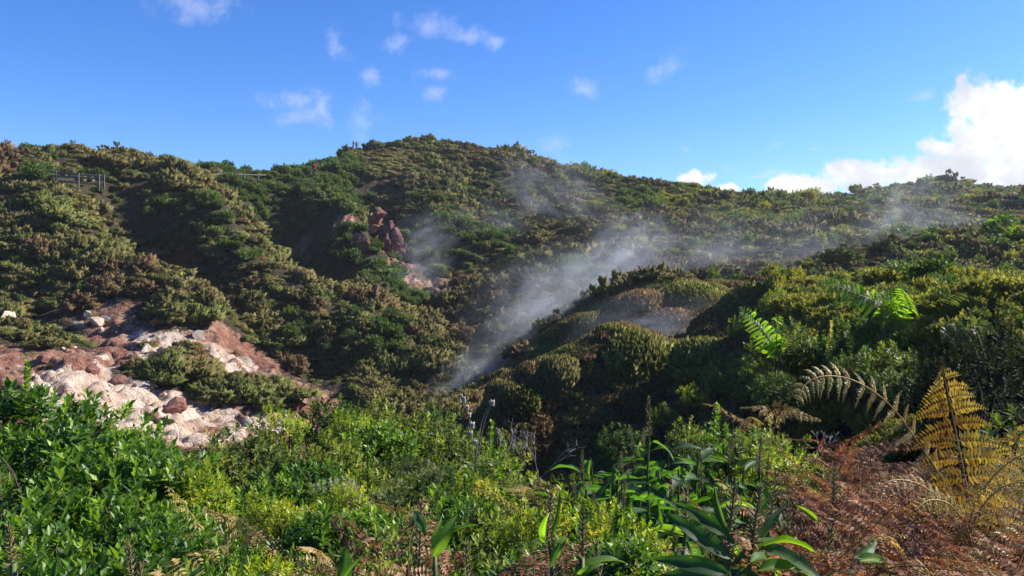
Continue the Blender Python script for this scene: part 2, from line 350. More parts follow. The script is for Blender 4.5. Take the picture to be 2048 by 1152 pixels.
BARE = [(60,670,36,3.6),(170,690,34,4.5),(300,670,39,5),(400,680,40,3),(230,740,32,5),(350,760,34,4.5),(250,810,29.5,4),(330,850,28,4.5),(400,820,32,2.0),(405,770,34,2.2),(550,838,33,1.6),(430,735,36.5,1.6),
        (20,640,37,4),(120,780,29,3.5),(480,650,44,1.4),(595,555,62,2.2),(285,520,58,2.6),(300,540,57,2.0),(778,470,74,1.6),(790,500,71,2.0),(800,538,67,1.1),(690,440,74,1.3),(600,430,76,1.2),(225,430,60,1.2),(880,545,66,2.4),(560,790,36,2.5),(640,575,60,1.6),(1020,470,80,1.5),(0,700,33,3)]
PALE = [(230,710,33,2.2),(150,720,31,1.6),(390,740,35,2.4),(300,800,30,2.2),(230,790,29.8,2.6),(370,790,33,2.0),(340,680,39.5,2.0),(330,858,27.6,2.2),(555,835,33,1.6),(420,735,36.5,1.6),(640,572,60,.9),(400,690,39.5,1.6),(480,700,41,1.0)]
BP = [(*wp(a, b, c)[:2], r) for a, b, c, r in BARE]; PP = [(*wp(a, b, c)[:2], r) for a, b, c, r in PALE]
HOL = [([at0 for at0 in ((1090,760,28.5),(1250,730,29),(1400,680,29.5))], 1.6, .8), ([(240,400,64),(262,450,62),(290,510,58),(335,575,53)], 3.6, 3.4), ([(575,430,78),(600,500,71),(640,580,61)], 3.6, 3.2), ([(728,375,95),(748,430,88),(770,480,76)], 4.2, 3.2), ([(955,410,97),(985,465,84)], 3.5, 2.2),
       ([(30,560,45),(120,640,39)], 2.2, 1.5), ([(410,560,52),(500,660,45)], 2.2, 1.8), ([(560,650,49),(660,730,43)], 2.0, 1.6), ([(840,560,64),(900,640,52)], 3.0, 1.6),
       ([(160,425,56),(225,480,53),(300,550,49),(390,610,45)], 3.0, -1.3), ([(350,395,70),(430,440,65),(480,500,59),(540,580,53)], 3.4, -1.4), ([(640,385,82),(690,430,75),(720,500,68),(745,570,61)], 3.4, -1.5), ([(880,380,98),(920,450,87),(970,520,74)], 3.4, -1.4)]
HOLP = [(np.array([at(*q)[:2] for q in pl]), r, dp) for pl, r, dp in HOL]
def hollows(x, y):
    o = np.zeros_like(x)
    for pl, r, dp in HOLP:
        m = np.full_like(x, 1e9)
        for a, b in zip(pl[:-1], pl[1:]):
            d = b - a; t = np.clip(((x - a[0]) * d[0] + (y - a[1]) * d[1]) / (d @ d), 0, 1)
            m = np.minimum(m, (x - a[0] - t * d[0]) ** 2 + (y - a[1] - t * d[1]) ** 2)
        o = o - dp * np.exp(-m / (r * r))
    return o
GREENS = [(320,738,34.5,1.5),(270,715,34,.8),(350,715,37,1.2),(100,640,37,1.2),(60,600,39,2.5),(150,640,37.5,1.2),(480,740,36,1.6),(520,770,35.5,1.8),(350,640,43,2.0),(390,700,39,.9)]
GP = [(*wp(a, b, c)[:2], r) for a, b, c, r in GREENS]
def bare(x, y): return np.clip(sum(gauss(x, y, a, b, r) for a, b, r in BP) * 1.25, 0, 1) * (1 - np.clip(sum(gauss(x, y, a, b, r) for a, b, r in GP) * 1.3, 0, 1))
def pale(x, y): return np.clip(sum(gauss(x, y, a, b, r) for a, b, r in PP) * .88, 0, 1)
def height(x, y, fine=True):
    x = np.asarray(x, float); y = np.asarray(y, float); sh = x.shape; x = x.ravel(); y = y.ravel(); z = np.empty(len(x))
    for s in range(0, len(x), 20000):
        e = slice(s, s + 20000)
        d2 = ((x[e, None] - TP[None, :, 0]) ** 2 + (y[e, None] - TP[None, :, 1]) ** 2) / 900
        z[e] = (.5 * d2 * np.log(np.maximum(d2, 1e-12))) @ TW[:-3] + TW[-3] + TW[-2] * x[e] / 30 + TW[-1] * y[e] / 30
    far = smooth(250, 330, np.hypot(x, y)) ; z = z * (1 - far) + 2.0 * far
    if fine:
        rr = np.hypot(x, y); b = bare(x, y); z0 = z.copy()
        z = z + (fbm(x, y, 7, 4, 3) - .5) * 1.7 * smooth(14, 45, rr) * (1 - .4 * b) + (fbm(x, y, 2.2, 3, 9) - .5) * .35 * smooth(3, 12, rr)
        z = z + hollows(x, y) + (fbm(x, y, 1.1, 3, 41) - .5) * .5 * smooth(10, 14, rr) * (1 - b)
        # eroded ledges: the slope broken into uneven steps, their faces furrowed
        q = z / .85 + (fbm(x * .8, y, 3.2, 4, 21) - .5) * 4.2; fl = np.floor(q); fr = q - fl
        st = fl + smooth(.55, .98, fr); fur = np.abs(2 * fbm(x, y * .6, .9, 4, 83) - 1)
        z = z + b * ((st - q) * .85 - (1 - fur) ** 3 * .35 + (fbm(x, y, .5, 3, 61) - .5) * .12)
    return z.reshape(sh)
def hz(x, y): return float(height(np.array([x]), np.array([y]))[0])
def ground_hit(px, py, d0=3., d1=220.):
    t = direc(px, py); t = t / t[1]; ds = np.exp(np.linspace(math.log(d0), math.log(d1), 900)); p = ds[:, None] * t
    below = p[:, 2] < height(p[:, 0], p[:, 1]); 
    return p[int(np.argmax(below))] if below.any() else None
def axis(*segs):
    o = []
    for a, b, s in segs: o.append(np.arange(a, b, s))
    return np.concatenate(o + [[segs[-1][1]]])
gx = axis((-900, -150, 50), (-150, -62, 2.), (-62, -26, .6), (-26, -6, .1), (-6, 12, .3), (12, 60, .7), (60, 230, 3.), (230, 900, 50))
gy = axis((-200, -10, 20), (-10, 12, .3), (12, 24, .25), (24, 44, .1), (44, 75, .35), (75, 125, .9), (125, 320, 5.), (320, 1500, 80))
GX, GY = np.meshgrid(gx, gy); GZ = height(GX, GY); nxg, nyg = len(gx), len(gy)
i = np.arange(nyg - 1)[:, None] * nxg + np.arange(nxg - 1)[None]
GF = np.stack([i, i + 1, i + nxg + 1, i + nxg], -1).reshape(-1, 4)
xf, yf = GX.ravel(), GY.ravel()
ground = link('ground', make_mesh('ground', np.c_[xf, yf, GZ.ravel()], [GF], M['ground'], attrs={'bare': bare(xf, yf), 'pale': pale(xf, yf)}, shade=False))
tag(ground, 'steep volcanic hillside and valley floor of dark soil, red earth and bleached clay', kind='structure')
def zof(px, py, d):
    p = at(px, py, d); return p

# ------------------------------------------------------------------ plant templates
LEAF_V = np.array([[0, 0, 0], [-.2, .45, .06], [0, .5, -.03], [.2, .45, .06], [0, 1, -.12]])
LEAF_F = np.array([[0, 3, 2], [0, 2, 1], [2, 3, 4], [1, 2, 4]])
FAR_V = np.array([[0, 0, 0], [-.24, .5, .03], [.24, .5, .03], [0, 1, -.1]]); FAR_F = np.array([[0, 2, 1], [1, 2, 3]])
SPRIG_V = np.array([[-.5, 0, -.29], [.5, 0, -.29], [0, 0, .58], [0, 1, 0]]); SPRIG_F = np.array([[0, 1, 3], [1, 2, 3], [2, 0, 3]])
def dome(n, R_, Hh, lump, rng, low=-.15):
    """points on a lumpy dome: positions, outward normals"""
    d = rdir(n * 2, rng); d = d[d[:, 2] > low][:n]
    k = rdir(9, rng); k[:, 2] = np.abs(k[:, 2]); a = rng.uniform(.5, 1, 9)
    L = sum(a[j] * np.exp(-((d - k[j]) ** 2).sum(1) / .22) for j in range(9)); L = L / L.max()
    r = (1 - lump) + lump * L
    p = d * r[:, None] * [R_, R_, Hh]
    return p, norm(d / [R_, R_, Hh])
def heath_mesh(name, m, n, R_, Hh, ln, wd, lump=.45, upw=.8, seed=0, fuzz=.45):
    rng = np.random.default_rng(seed); p, nr = dome(n, R_, Hh, lump, rng); n = len(p)
    p = p * (1 - .18 * rng.random((n, 1)) ** 2); p[:, 2] = np.maximum(p[:, 2], -.1)
    dr = norm(nr * .8 + np.array([0, 0, upw]) + rdir(n, rng) * fuzz)
    sz = ln * np.clip(np.exp(rng.normal(-.15, .42, n)), .4, 1.7)
    tall = rng.random(n) < (.07 if R_ > .9 and n < 3000 else .02); wv = np.where(tall, wd * .5, wd); sz = np.where(tall, ln * 1.9, sz)
    V, F = scatter(SPRIG_V, SPRIG_F, p - dr * sz[:, None] * .3, dr, rdir(n, rng), sz, wv)
    t = np.clip(.5 + rng.normal(0, .26, n) + .25 * (fbm(p[:, 0] + seed, p[:, 1], R_ * .5, 2, seed) - .5), 0, 1)
    return make_mesh(name, V, [F], m, np.repeat(t, 4))
def tuft_mesh(name, m, ntuft, per, R_, Hh, ln, wd, seed):
    """an open, ragged heath shrub: leaning plumes of uneven height on an irregular footprint"""
    rng = np.random.default_rng(seed); P_, D_, S_, T_ = [], [], [], []
    el = rng.uniform(.65, 1.25); sk = rng.uniform(0, 6.28); hole = rng.uniform(0, 6.28)
    for k in range(ntuft):
        r = math.sqrt(rng.random()); az = rng.uniform(0, 6.28); rr_ = R_ * r * (1 - .35 * max(0, math.cos(az - hole)) ** 2)
        c = np.array([math.cos(az) * rr_ * el, math.sin(az) * rr_ / el, 0]); lean = np.array([math.cos(az), math.sin(az), 0]) * r * .8 + rng.normal(0, .18, 3); lean[2] = 1; lean = norm(lean)
        h_ = Hh * max(.25, 1 - r * r) ** .6 * rng.uniform(.6, 1.02); q = rng.random(per) ** .6; wr = R_ * rng.uniform(.14, .26) * (1.1 - .5 * q)
        aa = rng.uniform(0, 6.28, per); off = np.c_[np.cos(aa), np.sin(aa), np.zeros(per)] * wr[:, None]
        P_.append(c + lean * (q * h_)[:, None] + off); D_.append(norm(off / wr[:, None] * .75 + lean * (.35 + .9 * q)[:, None] + rdir(per, rng) * .45))
        S_.append(ln * np.clip(np.exp(rng.normal(-.1, .35, per)), .4, 1.8)); tt = rng.normal(.48, .14); T_.append(np.clip(tt + rng.normal(0, .2, per) + .12 * (q - .6), 0, 1))
    Pp, Dd, Ss, Tt = map(np.concatenate, (P_, D_, S_, T_)); V, F = scatter(SPRIG_V, SPRIG_F, Pp, Dd, rdir(len(Pp), rng), Ss, wd)
    return make_mesh(name, V, [F], m, np.repeat(Tt, 4))
def bush_arrays(nros, per, R_, Hh, ln, tv, tf, seed, lump=.45, fill=.3, spread=.75, cz=.35):
    rng = np.random.default_rng(seed); p, nr = dome(nros, R_, Hh * (1 - cz), lump, rng, -.35); n = len(p)
    p = p * (1 - fill * rng.random((n, 1)) ** 1.5); p[:, 2] += Hh * cz
    ax = norm(nr * .7 + [0, 0, .75] + rdir(n, rng) * .35)
    A = norm(np.cross(ax, rdir(n, rng))); B = np.cross(ax, A)
    P_, D_, U_, S_, T_ = [], [], [], [], []
    tint = np.clip(.42 + rng.normal(0, .15, n) + .5 * (fbm(p[:, 0] * 1 + seed, p[:, 2] + p[:, 1], R_ * .5, 2, seed) - .5), 0, 1)
    for k in range(per):
        f = k / max(per - 1, 1); az = k * 2.4 + rng.random(n) * .8; el = (1 - f) * 1.25 + f * .35 + rng.normal(0, .15, n)
        rad = A * np.cos(az)[:, None] + B * np.sin(az)[:, None]
        d = rad * np.sin(el)[:, None] * spread * 1.3 + ax * np.cos(el)[:, None]
        P_.append(p + ax * (ln * 1.1 * (f - .6))[..., None] if np.ndim(f) else p + ax * ln * 1.1 * (f - .6)); D_.append(d); U_.append(ax + rdir(n, rng) * .25)
        S_.append(ln * rng.uniform(.7, 1.2, n) * (1 - .3 * f)); T_.append(np.clip(tint + .25 * (f - .3) + rng.normal(0, .08, n), 0, 1))
    V, F = scatter(tv, tf, np.concatenate(P_), np.concatenate(D_), np.concatenate(U_), np.concatenate(S_), rng.uniform(.8, 1.25))
    return V, F, np.repeat(np.concatenate(T_), len(tv)), p
def bush_mesh(name, m, *a, **k):
    V, F, T, p = bush_arrays(*a, **k); return make_mesh(name, V, [F], m, T), p
def branch_mesh(name, pts, m, seed, Hh, n=26, r=.012):
    rng = np.random.default_rng(seed); a = Acc(); sel = pts[rng.permutation(len(pts))[:n]]
    for q in sel:
        b = np.array([rng.normal(0, .06), rng.normal(0, .06), -1.1]); mid = b * .45 + q * .55 + rng.normal(0, .05, 3); mid[2] = .1 + .4 * q[2]
        V, F = tube(spline([b, mid, q], 6), r, r * .3, 4); a.add(V, F)
    return a.mesh(name, m)

# far / middle distance prototypes (mesh data only; objects are copied from them)
HEATH = [tuft_mesh('heath_shrub', M[k], nt_, 46, 1.0, hh_, .19, .28, 40 + j) for j, (k, nt_, hh_) in enumerate((('heath', 34, .8), ('heath_green', 30, .95), ('heath_brown', 26, 1.0), ('heath', 38, .65), ('heath_green', 32, .8), ('heath', 24, 1.15)))]
for j_, mm_, hh_ in ((1, 'heath_green', .75), (3, 'heath', .6)): HEATH[j_] = heath_mesh('heath_shrub', M[mm_], 1300, 1.0, hh_, .18, .28, .5, .8, 140 + j_, .6)
BROAD = [bush_mesh('broadleaf_bush', M[k], 170, 6, 1.0, 1.25, .26, FAR_V, FAR_F, 60 + j, lump=.68, fill=.45)[0] for j, k in enumerate(['far_leaf', 'far_leaf', 'far_yellow', 'far_leaf'])]
TUSS = [heath_mesh('heather_tussock', M[k], 900, .5, .14, .085, .26, .3, .9, 80 + j, .75) for j, k in enumerate(['heather', 'heather_green', 'heather_rust'])]
ALLP = HEATH + BROAD + TUSS
def veg_scatter(name, pts, label, source_objs):
    """one ground-cover object: pts rows x,y,z,idx,rx,ry,rz,scale"""
    P_ = np.asarray(pts, float)
    me = bpy.data.meshes.new(name); me.vertices.add(len(P_)); me.vertices.foreach_set('co', P_[:, :3].astype(np.float32).ravel())
    a = me.attributes.new('idx', 'INT', 'POINT'); a.data.foreach_set('value', P_[:, 3].astype(np.int32))
    a = me.attributes.new('rot', 'FLOAT_VECTOR', 'POINT'); a.data.foreach_set('vector', P_[:, 4:7].astype(np.float32).ravel())
    a = me.attributes.new('scl', 'FLOAT_VECTOR', 'POINT'); a.data.foreach_set('vector', P_[:, [7, 7, 8]].astype(np.float32).ravel())
    o = link(name, me); tag(o, label, kind='stuff')
    g = bpy.data.node_groups.new(name, 'GeometryNodeTree')
    g.interface.new_socket('Geometry', in_out='INPUT', socket_type='NodeSocketGeometry'); g.interface.new_socket('Geometry', in_out='OUTPUT', socket_type='NodeSocketGeometry')
    N = g.nodes.new; L = g.links.new
    gi = N('NodeGroupInput'); go = N('NodeGroupOutput'); ip = N('GeometryNodeInstanceOnPoints'); gti = N('GeometryNodeGeometryToInstance')
    for s in reversed(source_objs):
        oi = N('GeometryNodeObjectInfo'); oi.transform_space = 'ORIGINAL'; oi.inputs['Object'].default_value = s; L(oi.outputs['Geometry'], gti.inputs[0])
    def na(n, t):
        q = N('GeometryNodeInputNamedAttribute'); q.data_type = t; q.inputs['Name'].default_value = n; return q.outputs[0]
    L(gi.outputs[0], ip.inputs['Points']); L(gti.outputs[0], ip.inputs['Instance']); ip.inputs['Pick Instance'].default_value = True
    L(na('idx', 'INT'), ip.inputs['Instance Index']); L(na('rot', 'FLOAT_VECTOR'), ip.inputs['Rotation']); L(na('scl', 'FLOAT_VECTOR'), ip.inputs['Scale'])
    L(ip.outputs[0], go.inputs[0])
    md = o.modifiers.new('scatter', 'NODES'); md.node_group = g
    return o

# ------------------------------------------------------------------ hillside shrubs (single things), zone by zone
def viewgap(x, y):
    """trodden, low growth in front of the deck and the summit rail"""
    x = np.asarray(x, float); y = np.asarray(y, float); px = x / np.maximum(y, .1) * FPX + W / 2
    return ((px > 1990) & (px < 2140) & (y > 56) & (y < 80)) | ((px > 738) & (px < 815) & (y > 101) & (y < 113.5)) | ((px > 100) & (px < 212) & (y > 55.5) & (y < 60))
def shrub_zone(name, label, cat, group, metas, quads, n, smin, smax, seed, hscale=1.0, avoid=.45, minsep=.75):
    """n shrubs of one look inside an image-free zone: quads = list of (px0,py0,px1,py1) looked up on the hillside"""
    rng = random.Random(seed); got = []; tries = 0
    while len(got) < n and tries < n * 30:
        tries += 1; q = rng.choice(quads); p = ground_hit(rng.uniform(q[0], q[2]), rng.uniform(q[1], q[3]), 12)
        if p is None or viewgap(p[0], p[1]): continue
        if bare(np.array([p[0]]), np.array([p[1]]))[0] > avoid: continue
        s = rng.uniform(smin, smax)
        if any((p[0] - a[0]) ** 2 + (p[1] - a[1]) ** 2 < (minsep * s) ** 2 for a in got): continue
        got.append(p); o = link(name, rng.choice(metas)); o.location = (p[0], p[1], p[2] - .08)
        o.rotation_euler = (rng.uniform(-.15, .15), rng.uniform(-.15, .15), rng.uniform(0, 6.28)); o.scale = (s, s, s * hscale * rng.uniform(.8, 1.25))
        tag(o, label, cat, group); o['label'] = label
    return got
HL, BL = 'heath_shrub', 'broadleaf_bush'
ZONES = [
 (HL, 'olive brown heath shrub on the slope below the grey plank fence', 'shrub', 'heath shrubs below the plank fence', HEATH, [(0, 400, 210, 560), (120, 440, 300, 600)], 40, .7, 1.15, 1),
 (HL, 'low heath shrub on the hummocky slope above the bleached clay terraces', 'shrub', 'heath shrubs above the clay terraces', HEATH, [(0, 560, 420, 660), (280, 560, 520, 640)], 34, .6, 1.0, 2),
 (HL, 'rounded heath shrub on the spur between the terraces and the valley bottom', 'shrub', 'heath shrubs on the spur above the valley bottom', HEATH, [(440, 620, 760, 790), (500, 570, 720, 680)], 40, .55, 1.0, 3),
 (HL, 'heath shrub covering the flank of the high central peak', 'shrub', 'heath shrubs on the central peak', HEATH, [(820, 310, 1120, 500)], 40, .9, 1.4, 4),
 (HL, 'heath shrub on the shady slope under the central rock outcrop', 'shrub', 'heath shrubs under the rock outcrop', HEATH, [(820, 540, 1060, 720)], 26, .6, 1.1, 5),
 (HL, 'brown heath shrub on the back ridge behind the path fence', 'shrub', 'heath shrubs on the back ridge', [HEATH[1], HEATH[3]], [(40, 300, 520, 360)], 34, .6, .95, 6),
 (BL, 'green broadleaf bush on the slope just below the path rail', 'bush', 'broadleaf bushes below the path rail', [BROAD[0], BROAD[1], BROAD[3]], [(280, 370, 520, 470), (380, 450, 540, 520)], 26, .75, 1.15, 7),
 (BL, 'dark green broadleaf bush on the ridge crest beside the person in red', 'bush', 'broadleaf bushes beside the person in red', [BROAD[0], BROAD[1]], [(540, 350, 740, 400), (560, 360, 700, 440)], 26, .8, 1.25, 8),
 (BL, 'green leafy bush in the cluster low on the middle spur', 'bush', 'leafy bushes low on the middle spur', [BROAD[0], BROAD[3], BROAD[1]], [(560, 640, 820, 720)], 22, .7, 1.0, 9),
 (BL, 'green bush in the strip running down the central peak above the outcrop', 'bush', 'green bushes down the central peak', [BROAD[0], BROAD[1], BROAD[3]], [(790, 350, 880, 480), (850, 380, 960, 470)], 22, .8, 1.2, 10),
 (BL, 'glossy dark green bush in the thicket at the foot of the peak, above the steam', 'bush', 'dark thicket above the steam', [BROAD[0], BROAD[1]], [(1000, 520, 1220, 560)], 22, .8, 1.2, 11),
 (BL, 'yellow green bush on the gentle slope across the steaming hollow', 'bush', 'yellow green bushes across the hollow', [BROAD[2], BROAD[2], BROAD[0]], [(1230, 410, 1780, 500), (1230, 400, 1500, 520)], 70, .7, 1.2, 12),
 (BL, 'yellowish broadleaf bush near the viewing deck rail', 'bush', 'yellowish bushes near the viewing deck', [BROAD[2], BROAD[3]], [(1780, 420, 2048, 540)], 40, .6, 1.0, 13),
 (BL, 'straggly yellow green bush behind the big green fronds', 'bush', 'straggly bushes behind the green fronds', [BROAD[2]], [(1700, 510, 2048, 590)], 30, .35, .6, 14),
]
SHR = []
for z in ZONES: SHR += [(p[0], p[1], 1.0) for p in shrub_zone(*z)]

# ------------------------------------------------------------------ the ground cover between them
def cover_points():
    rng = np.random.default_rng(5); rows = []
    def region(d0, d1, sp, amin=-41, amax=41):
        g = np.arange(-d1, d1, sp); X, Y = np.meshgrid(g, np.arange(4, d1 + sp, sp)); x = X.ravel(); y = Y.ravel()
        x = x + rng.uniform(-.5, .5, len(x)) * sp; y = y + rng.uniform(-.5, .5, len(y)) * sp
        r = np.hypot(x, y); a = np.degrees(np.arctan2(x, y)); k = (r > d0) & (r < d1) & (a > amin) & (a < amax)
        return x[k], y[k]
    for d0, d1, sp, sc in ((13, 30, .5, .5), (30, 62, .56, .60), (62, 128, .80, .86), (128, 235, 1.7, 1.6)):
        x, y = region(d0, d1, sp); z = height(x, y); b = bare(x, y); n = len(x)
        # mounds inside 40 m are covered by tussocks instead
        mound = (x > -1.5) & (y < 40) & (y > 9.5)
        dens = fbm(x, y, 9, 3, 77)
        keep = (rng.random(n) > smooth(.05, .26, b) * .985) & ~mound & (rng.random(n) < smooth(.30, .46, dens) * .4 + .6)
        x, y, z, n = x[keep], y[keep], z[keep], keep.sum()
        kind = fbm(x, y, 13, 3, 99) + .12 * smooth(0, 40, x)
        broad = rng.random(n) < smooth(.52, .66, kind)
        yel = (x > 8)
        idx = np.where(broad, np.where(yel, rng.choice([8, 8, 6, 9], n), rng.choice([6, 7, 9], n)), 0)
        hk = fbm(x, y, 8, 3, 123); hi = np.where(hk < .45, rng.choice([0, 3, 5, 2], n), np.where(hk < .58, rng.choice([0, 5, 3, 1], n), rng.choice([1, 4, 0], n)))
        idx = np.where(broad, idx, hi)
        s = sc * np.clip(np.exp(rng.normal(-.28, .42, n)), .35, 1.9) * (.45 + 1.15 * fbm(x, y, 6, 2, 55)); s = np.where(broad, s * .85, s)
        flat = rng.random(n) < .3; idx = np.where(flat & ~broad, rng.choice([10, 10, 11, 12], n), idx); s = np.where(flat & ~broad, sc * 2.2, s)
        low = viewgap(x, y); idx = np.where(low, rng.choice([10, 11, 12, 10], n), idx); s = np.where(low, rng.uniform(1.5, 2.4, n), s)
        rows.append(np.c_[x, y, z - .06, idx, rng.uniform(-.2, .2, n), rng.uniform(-.2, .2, n), rng.uniform(0, 6.3, n), s, s * rng.uniform(.7, 1.3, n) * .9])
    return np.concatenate(rows)
def tussock_points():
    rng = np.random.default_rng(6); sp = .36
    X, Y = np.meshgrid(np.arange(-3.5, 24, sp), np.arange(9.5, 42, sp)); x = X.ravel() + rng.uniform(-.5, .5, X.size) * sp; y = Y.ravel() + rng.uniform(-.5, .5, X.size) * sp
    a = np.degrees(np.arctan2(x, y)); k = (a > -6) & (a < 41) & (np.hypot(x, y) > 10) & ~((x < -1.2) & (y < 17)) & ~((x < 2) & (y < 12.5))
    far = np.hypot(x, y) > 26; k &= ~far | (rng.random(len(x)) < .55)
    x, y = x[k], y[k]; z = height(x, y); n = len(x); far = np.hypot(x, y) > 26
    e_ = .5; gxx = (height(x + e_, y) - height(x - e_, y)) / (2 * e_); gyy = (height(x, y + e_) - height(x, y - e_)) / (2 * e_)
    sl = np.array([Vector((-a * .75, -b * .75, 1)).to_track_quat('Z', 'Y').to_euler() for a, b in zip(gxx, gyy)])
    hk = fbm(x, y, 4, 3, 321); idx = 10 + np.where(hk < .46, rng.choice([0, 0, 2], n), np.where(hk < .56, rng.choice([0, 1, 2], n), rng.choice([1, 0], n)))
    ang = x / y * FPX + W / 2; lf = (ang > 1560 + 120 * (fbm(x, y, 3, 2, 91) - .5) * 2) & (rng.random(n) < .8); idx = np.where(lf, rng.choice([8, 8, 9, 8, 8], n), idx)
    s = rng.uniform(.75, 1.15, n) * np.where(far, 1.35, 1.0) * np.where(lf, .42, 1.) * (.7 + .6 * fbm(x, y, 2.5, 2, 5))
    return np.c_[x, y, z - .05, idx, sl[:, 0] + rng.uniform(-.2, .2, n), sl[:, 1] + rng.uniform(-.2, .2, n), sl[:, 2], s, s * rng.uniform(.8, 1.4, n) * np.where(lf, 1., .5 + fbm(x, y, 1.6, 2, 8))]
src = []
for me in HEATH + BROAD: src.append(next(o for o in SC.objects if o.data == me))
def single(name, me, px, py, d, s, label, cat, group=None, sz=None):
    p = at(px, py, d); o = link(name, me); o.location = (p[0], p[1], hz(p[0], p[1]) - .05); o.scale = (s, s, sz or s); o.rotation_euler = (0, 0, random.uniform(0, 6.28))
    tag(o, label, cat, group); return o
tus = [single('heather_tussock', TUSS[1], 1230, 665, 24, 1.5, 'rounded green heather tussock on the crown of the dome-shaped mound', 'shrub', 'heather tussocks on the mounds'),
       single('heather_tussock', TUSS[0], 1100, 715, 23, 1.4, 'olive heather tussock on the flat topped mound edge above the vent', 'shrub', 'heather tussocks on the mounds'),
       single('heather_tussock', TUSS[2], 1540, 585, 26, 1.4, 'brown heather tussock on the highest dark mound', 'shrub', 'heather tussocks on the mounds')]
DOME = [heath_mesh('heather_dome', M[m], 7000, 1.0, .8, .085, .26, .25, .9, 300 + j, .55) for j, m in enumerate(('heather_green', 'heather', 'heather_rust'))]
for k, px, py, d, w, hh, lb in (
 (0, 1255, 644, 23.6, 1.95, 1.8, 'largest rounded heather dome, green on its crown, in front of the steaming trough'), (0, 1330, 690, 23.2, 1.2, 1.2, 'heather dome leaning on the largest dome, above the pale clay block'), (1, 1190, 690, 23.4, 1.1, 1.2, 'heather dome filling the notch between the largest dome and the flat topped one'),
 (1, 1110, 702, 22.6, 1.05, 1.3, 'flat topped heather dome at the brink above the vent'), (2, 1060, 716, 22.4, .75, 1.1, 'small brown heather dome on the outer brink above the vent'), (1, 1005, 752, 22.0, .7, .8, 'low heather dome overhanging the vent'),
 (1, 1535, 556, 26.0, 2.4, 2.0, 'broad brown heather dome forming the highest dark mound'), (2, 1455, 598, 26.0, 1.7, 1.6, 'brown heather dome on the shadowed flank of the highest mound'), (1, 1620, 580, 25.0, 1.9, 1.6, 'heather dome behind the curled glowing frond'), (0, 1430, 668, 21.5, 1.5, 1.2, 'green heather dome on the sunny shoulder beside the clay block'), (0, 1510, 668, 20.8, 1.4, 1.2, 'green heather dome below the highest mound, by the curled frond'),
 (0, 1385, 556, 36, 2.3, 1.6, 'green heather dome on the far crest with a bush on it'), (2, 1285, 572, 36, 2.2, 1.6, 'orange brown heather dome on the far crest beyond the trough'), (1, 1190, 618, 36, 2.0, 1.5, 'heather dome on the far crest beside the main steam plume'), (2, 1350, 610, 34, 1.9, 1.3, 'rust tinted heather dome just under the far crest'), (1, 1090, 680, 36, 1.6, 1.2, 'lowest heather dome on the far crest, half lost in steam'),
 (0, 900, 720, 42, 2.4, 1.4, 'pale green rounded bush across the vent, in thin steam'), (0, 850, 745, 41, 2.0, 1.2, 'pale green rounded bush in the valley bottom left of the vent'), (1, 800, 700, 44, 1.9, 1.3, 'brown rounded bush in the valley bottom under the leafy bushes'), (1, 760, 770, 38, 1.7, 1.2, 'grey brown rounded bush at the valley bottom behind the thicket')):
    t = at(px, py, d); o = link('heather_dome', DOME[k]); o.scale = (w, w * .9, hh / .8); o.location = (t[0], t[1], t[2] - hh * .93); o.rotation_euler = (random.uniform(-.1, .1), random.uniform(-.1, .1), random.uniform(0, 6.3)); tag(o, lb, 'shrub', 'rounded heather domes')
order = [src[k] for k in range(10)] + [tus[1], tus[0], tus[2]]
veg_scatter('heath_cover', cover_points(), 'low heath scrub carpeting the hillsides between the larger shrubs', order)
veg_scatter('heather_cover', tussock_points(), 'fine upright heather covering the rounded mounds in the middle distance', order)

# ------------------------------------------------------------------ rocks
def rock_mesh(name, m, seed, sx=1, sy=1, sz=1, rough=.12):
    rng = random.Random(seed); bm = bmesh.new()
    for _ in range(15):
        v = Vector((rng.gauss(0, 1), rng.gauss(0, 1), rng.gauss(0, 1))).normalized() * rng.uniform(.8, 1.1); bm.verts.new((v.x * sx, v.y * sy, v.z * sz))
    bmesh.ops.convex_hull(bm, input=list(bm.verts))
    for v in [v for v in bm.verts if not v.link_faces]: bm.verts.remove(v)
    bmesh.ops.bevel(bm, geom=list(bm.edges), offset=.07, segments=1, affect='EDGES', profile=.5, clamp_overlap=True)
    bmesh.ops.triangulate(bm, faces=list(bm.faces)); bmesh.ops.subdivide_edges(bm, edges=list(bm.edges), cuts=2, use_grid_fill=True)
    n = len(bm.verts); co = np.array([v.co for v in bm.verts]); d = (fbm(co[:, 0] + seed * 3, co[:, 1] + co[:, 2] * 1.7, .5, 4, seed) - .5) * rough * 2
    for v, q in zip(bm.verts, d): v.co += v.co.normalized() * q
    me = bpy.data.meshes.new(name); bm.to_mesh(me); bm.free(); me.materials.append(m); return me
RK = {k: [rock_mesh('boulder', M[m], 100 + 7 * i + s, 1, .8, .7) for s in range(3)] for i, (k, m) in enumerate((('red', 'rock_red'), ('pale', 'rock_pale'), ('grey', 'rock_grey')))}
def rock(px, py, size, k, label, group=None, stretch=(1, 1, 1), name='boulder'):
    p = ground_hit(px, py, 18)
    if p is None: return
    o = link(name, random.choice(RK[k])); s = size * p[1] / FPX * .5
    o.location = (p[0], p[1] + s * .3, p[2] + s * .15); o.scale = (s * stretch[0], s * stretch[1], s * stretch[2]); o.rotation_euler = (random.uniform(-.3, .3), random.uniform(-.3, .3), random.uniform(0, 6.3))
    tag(o, label, 'boulder', group); return o
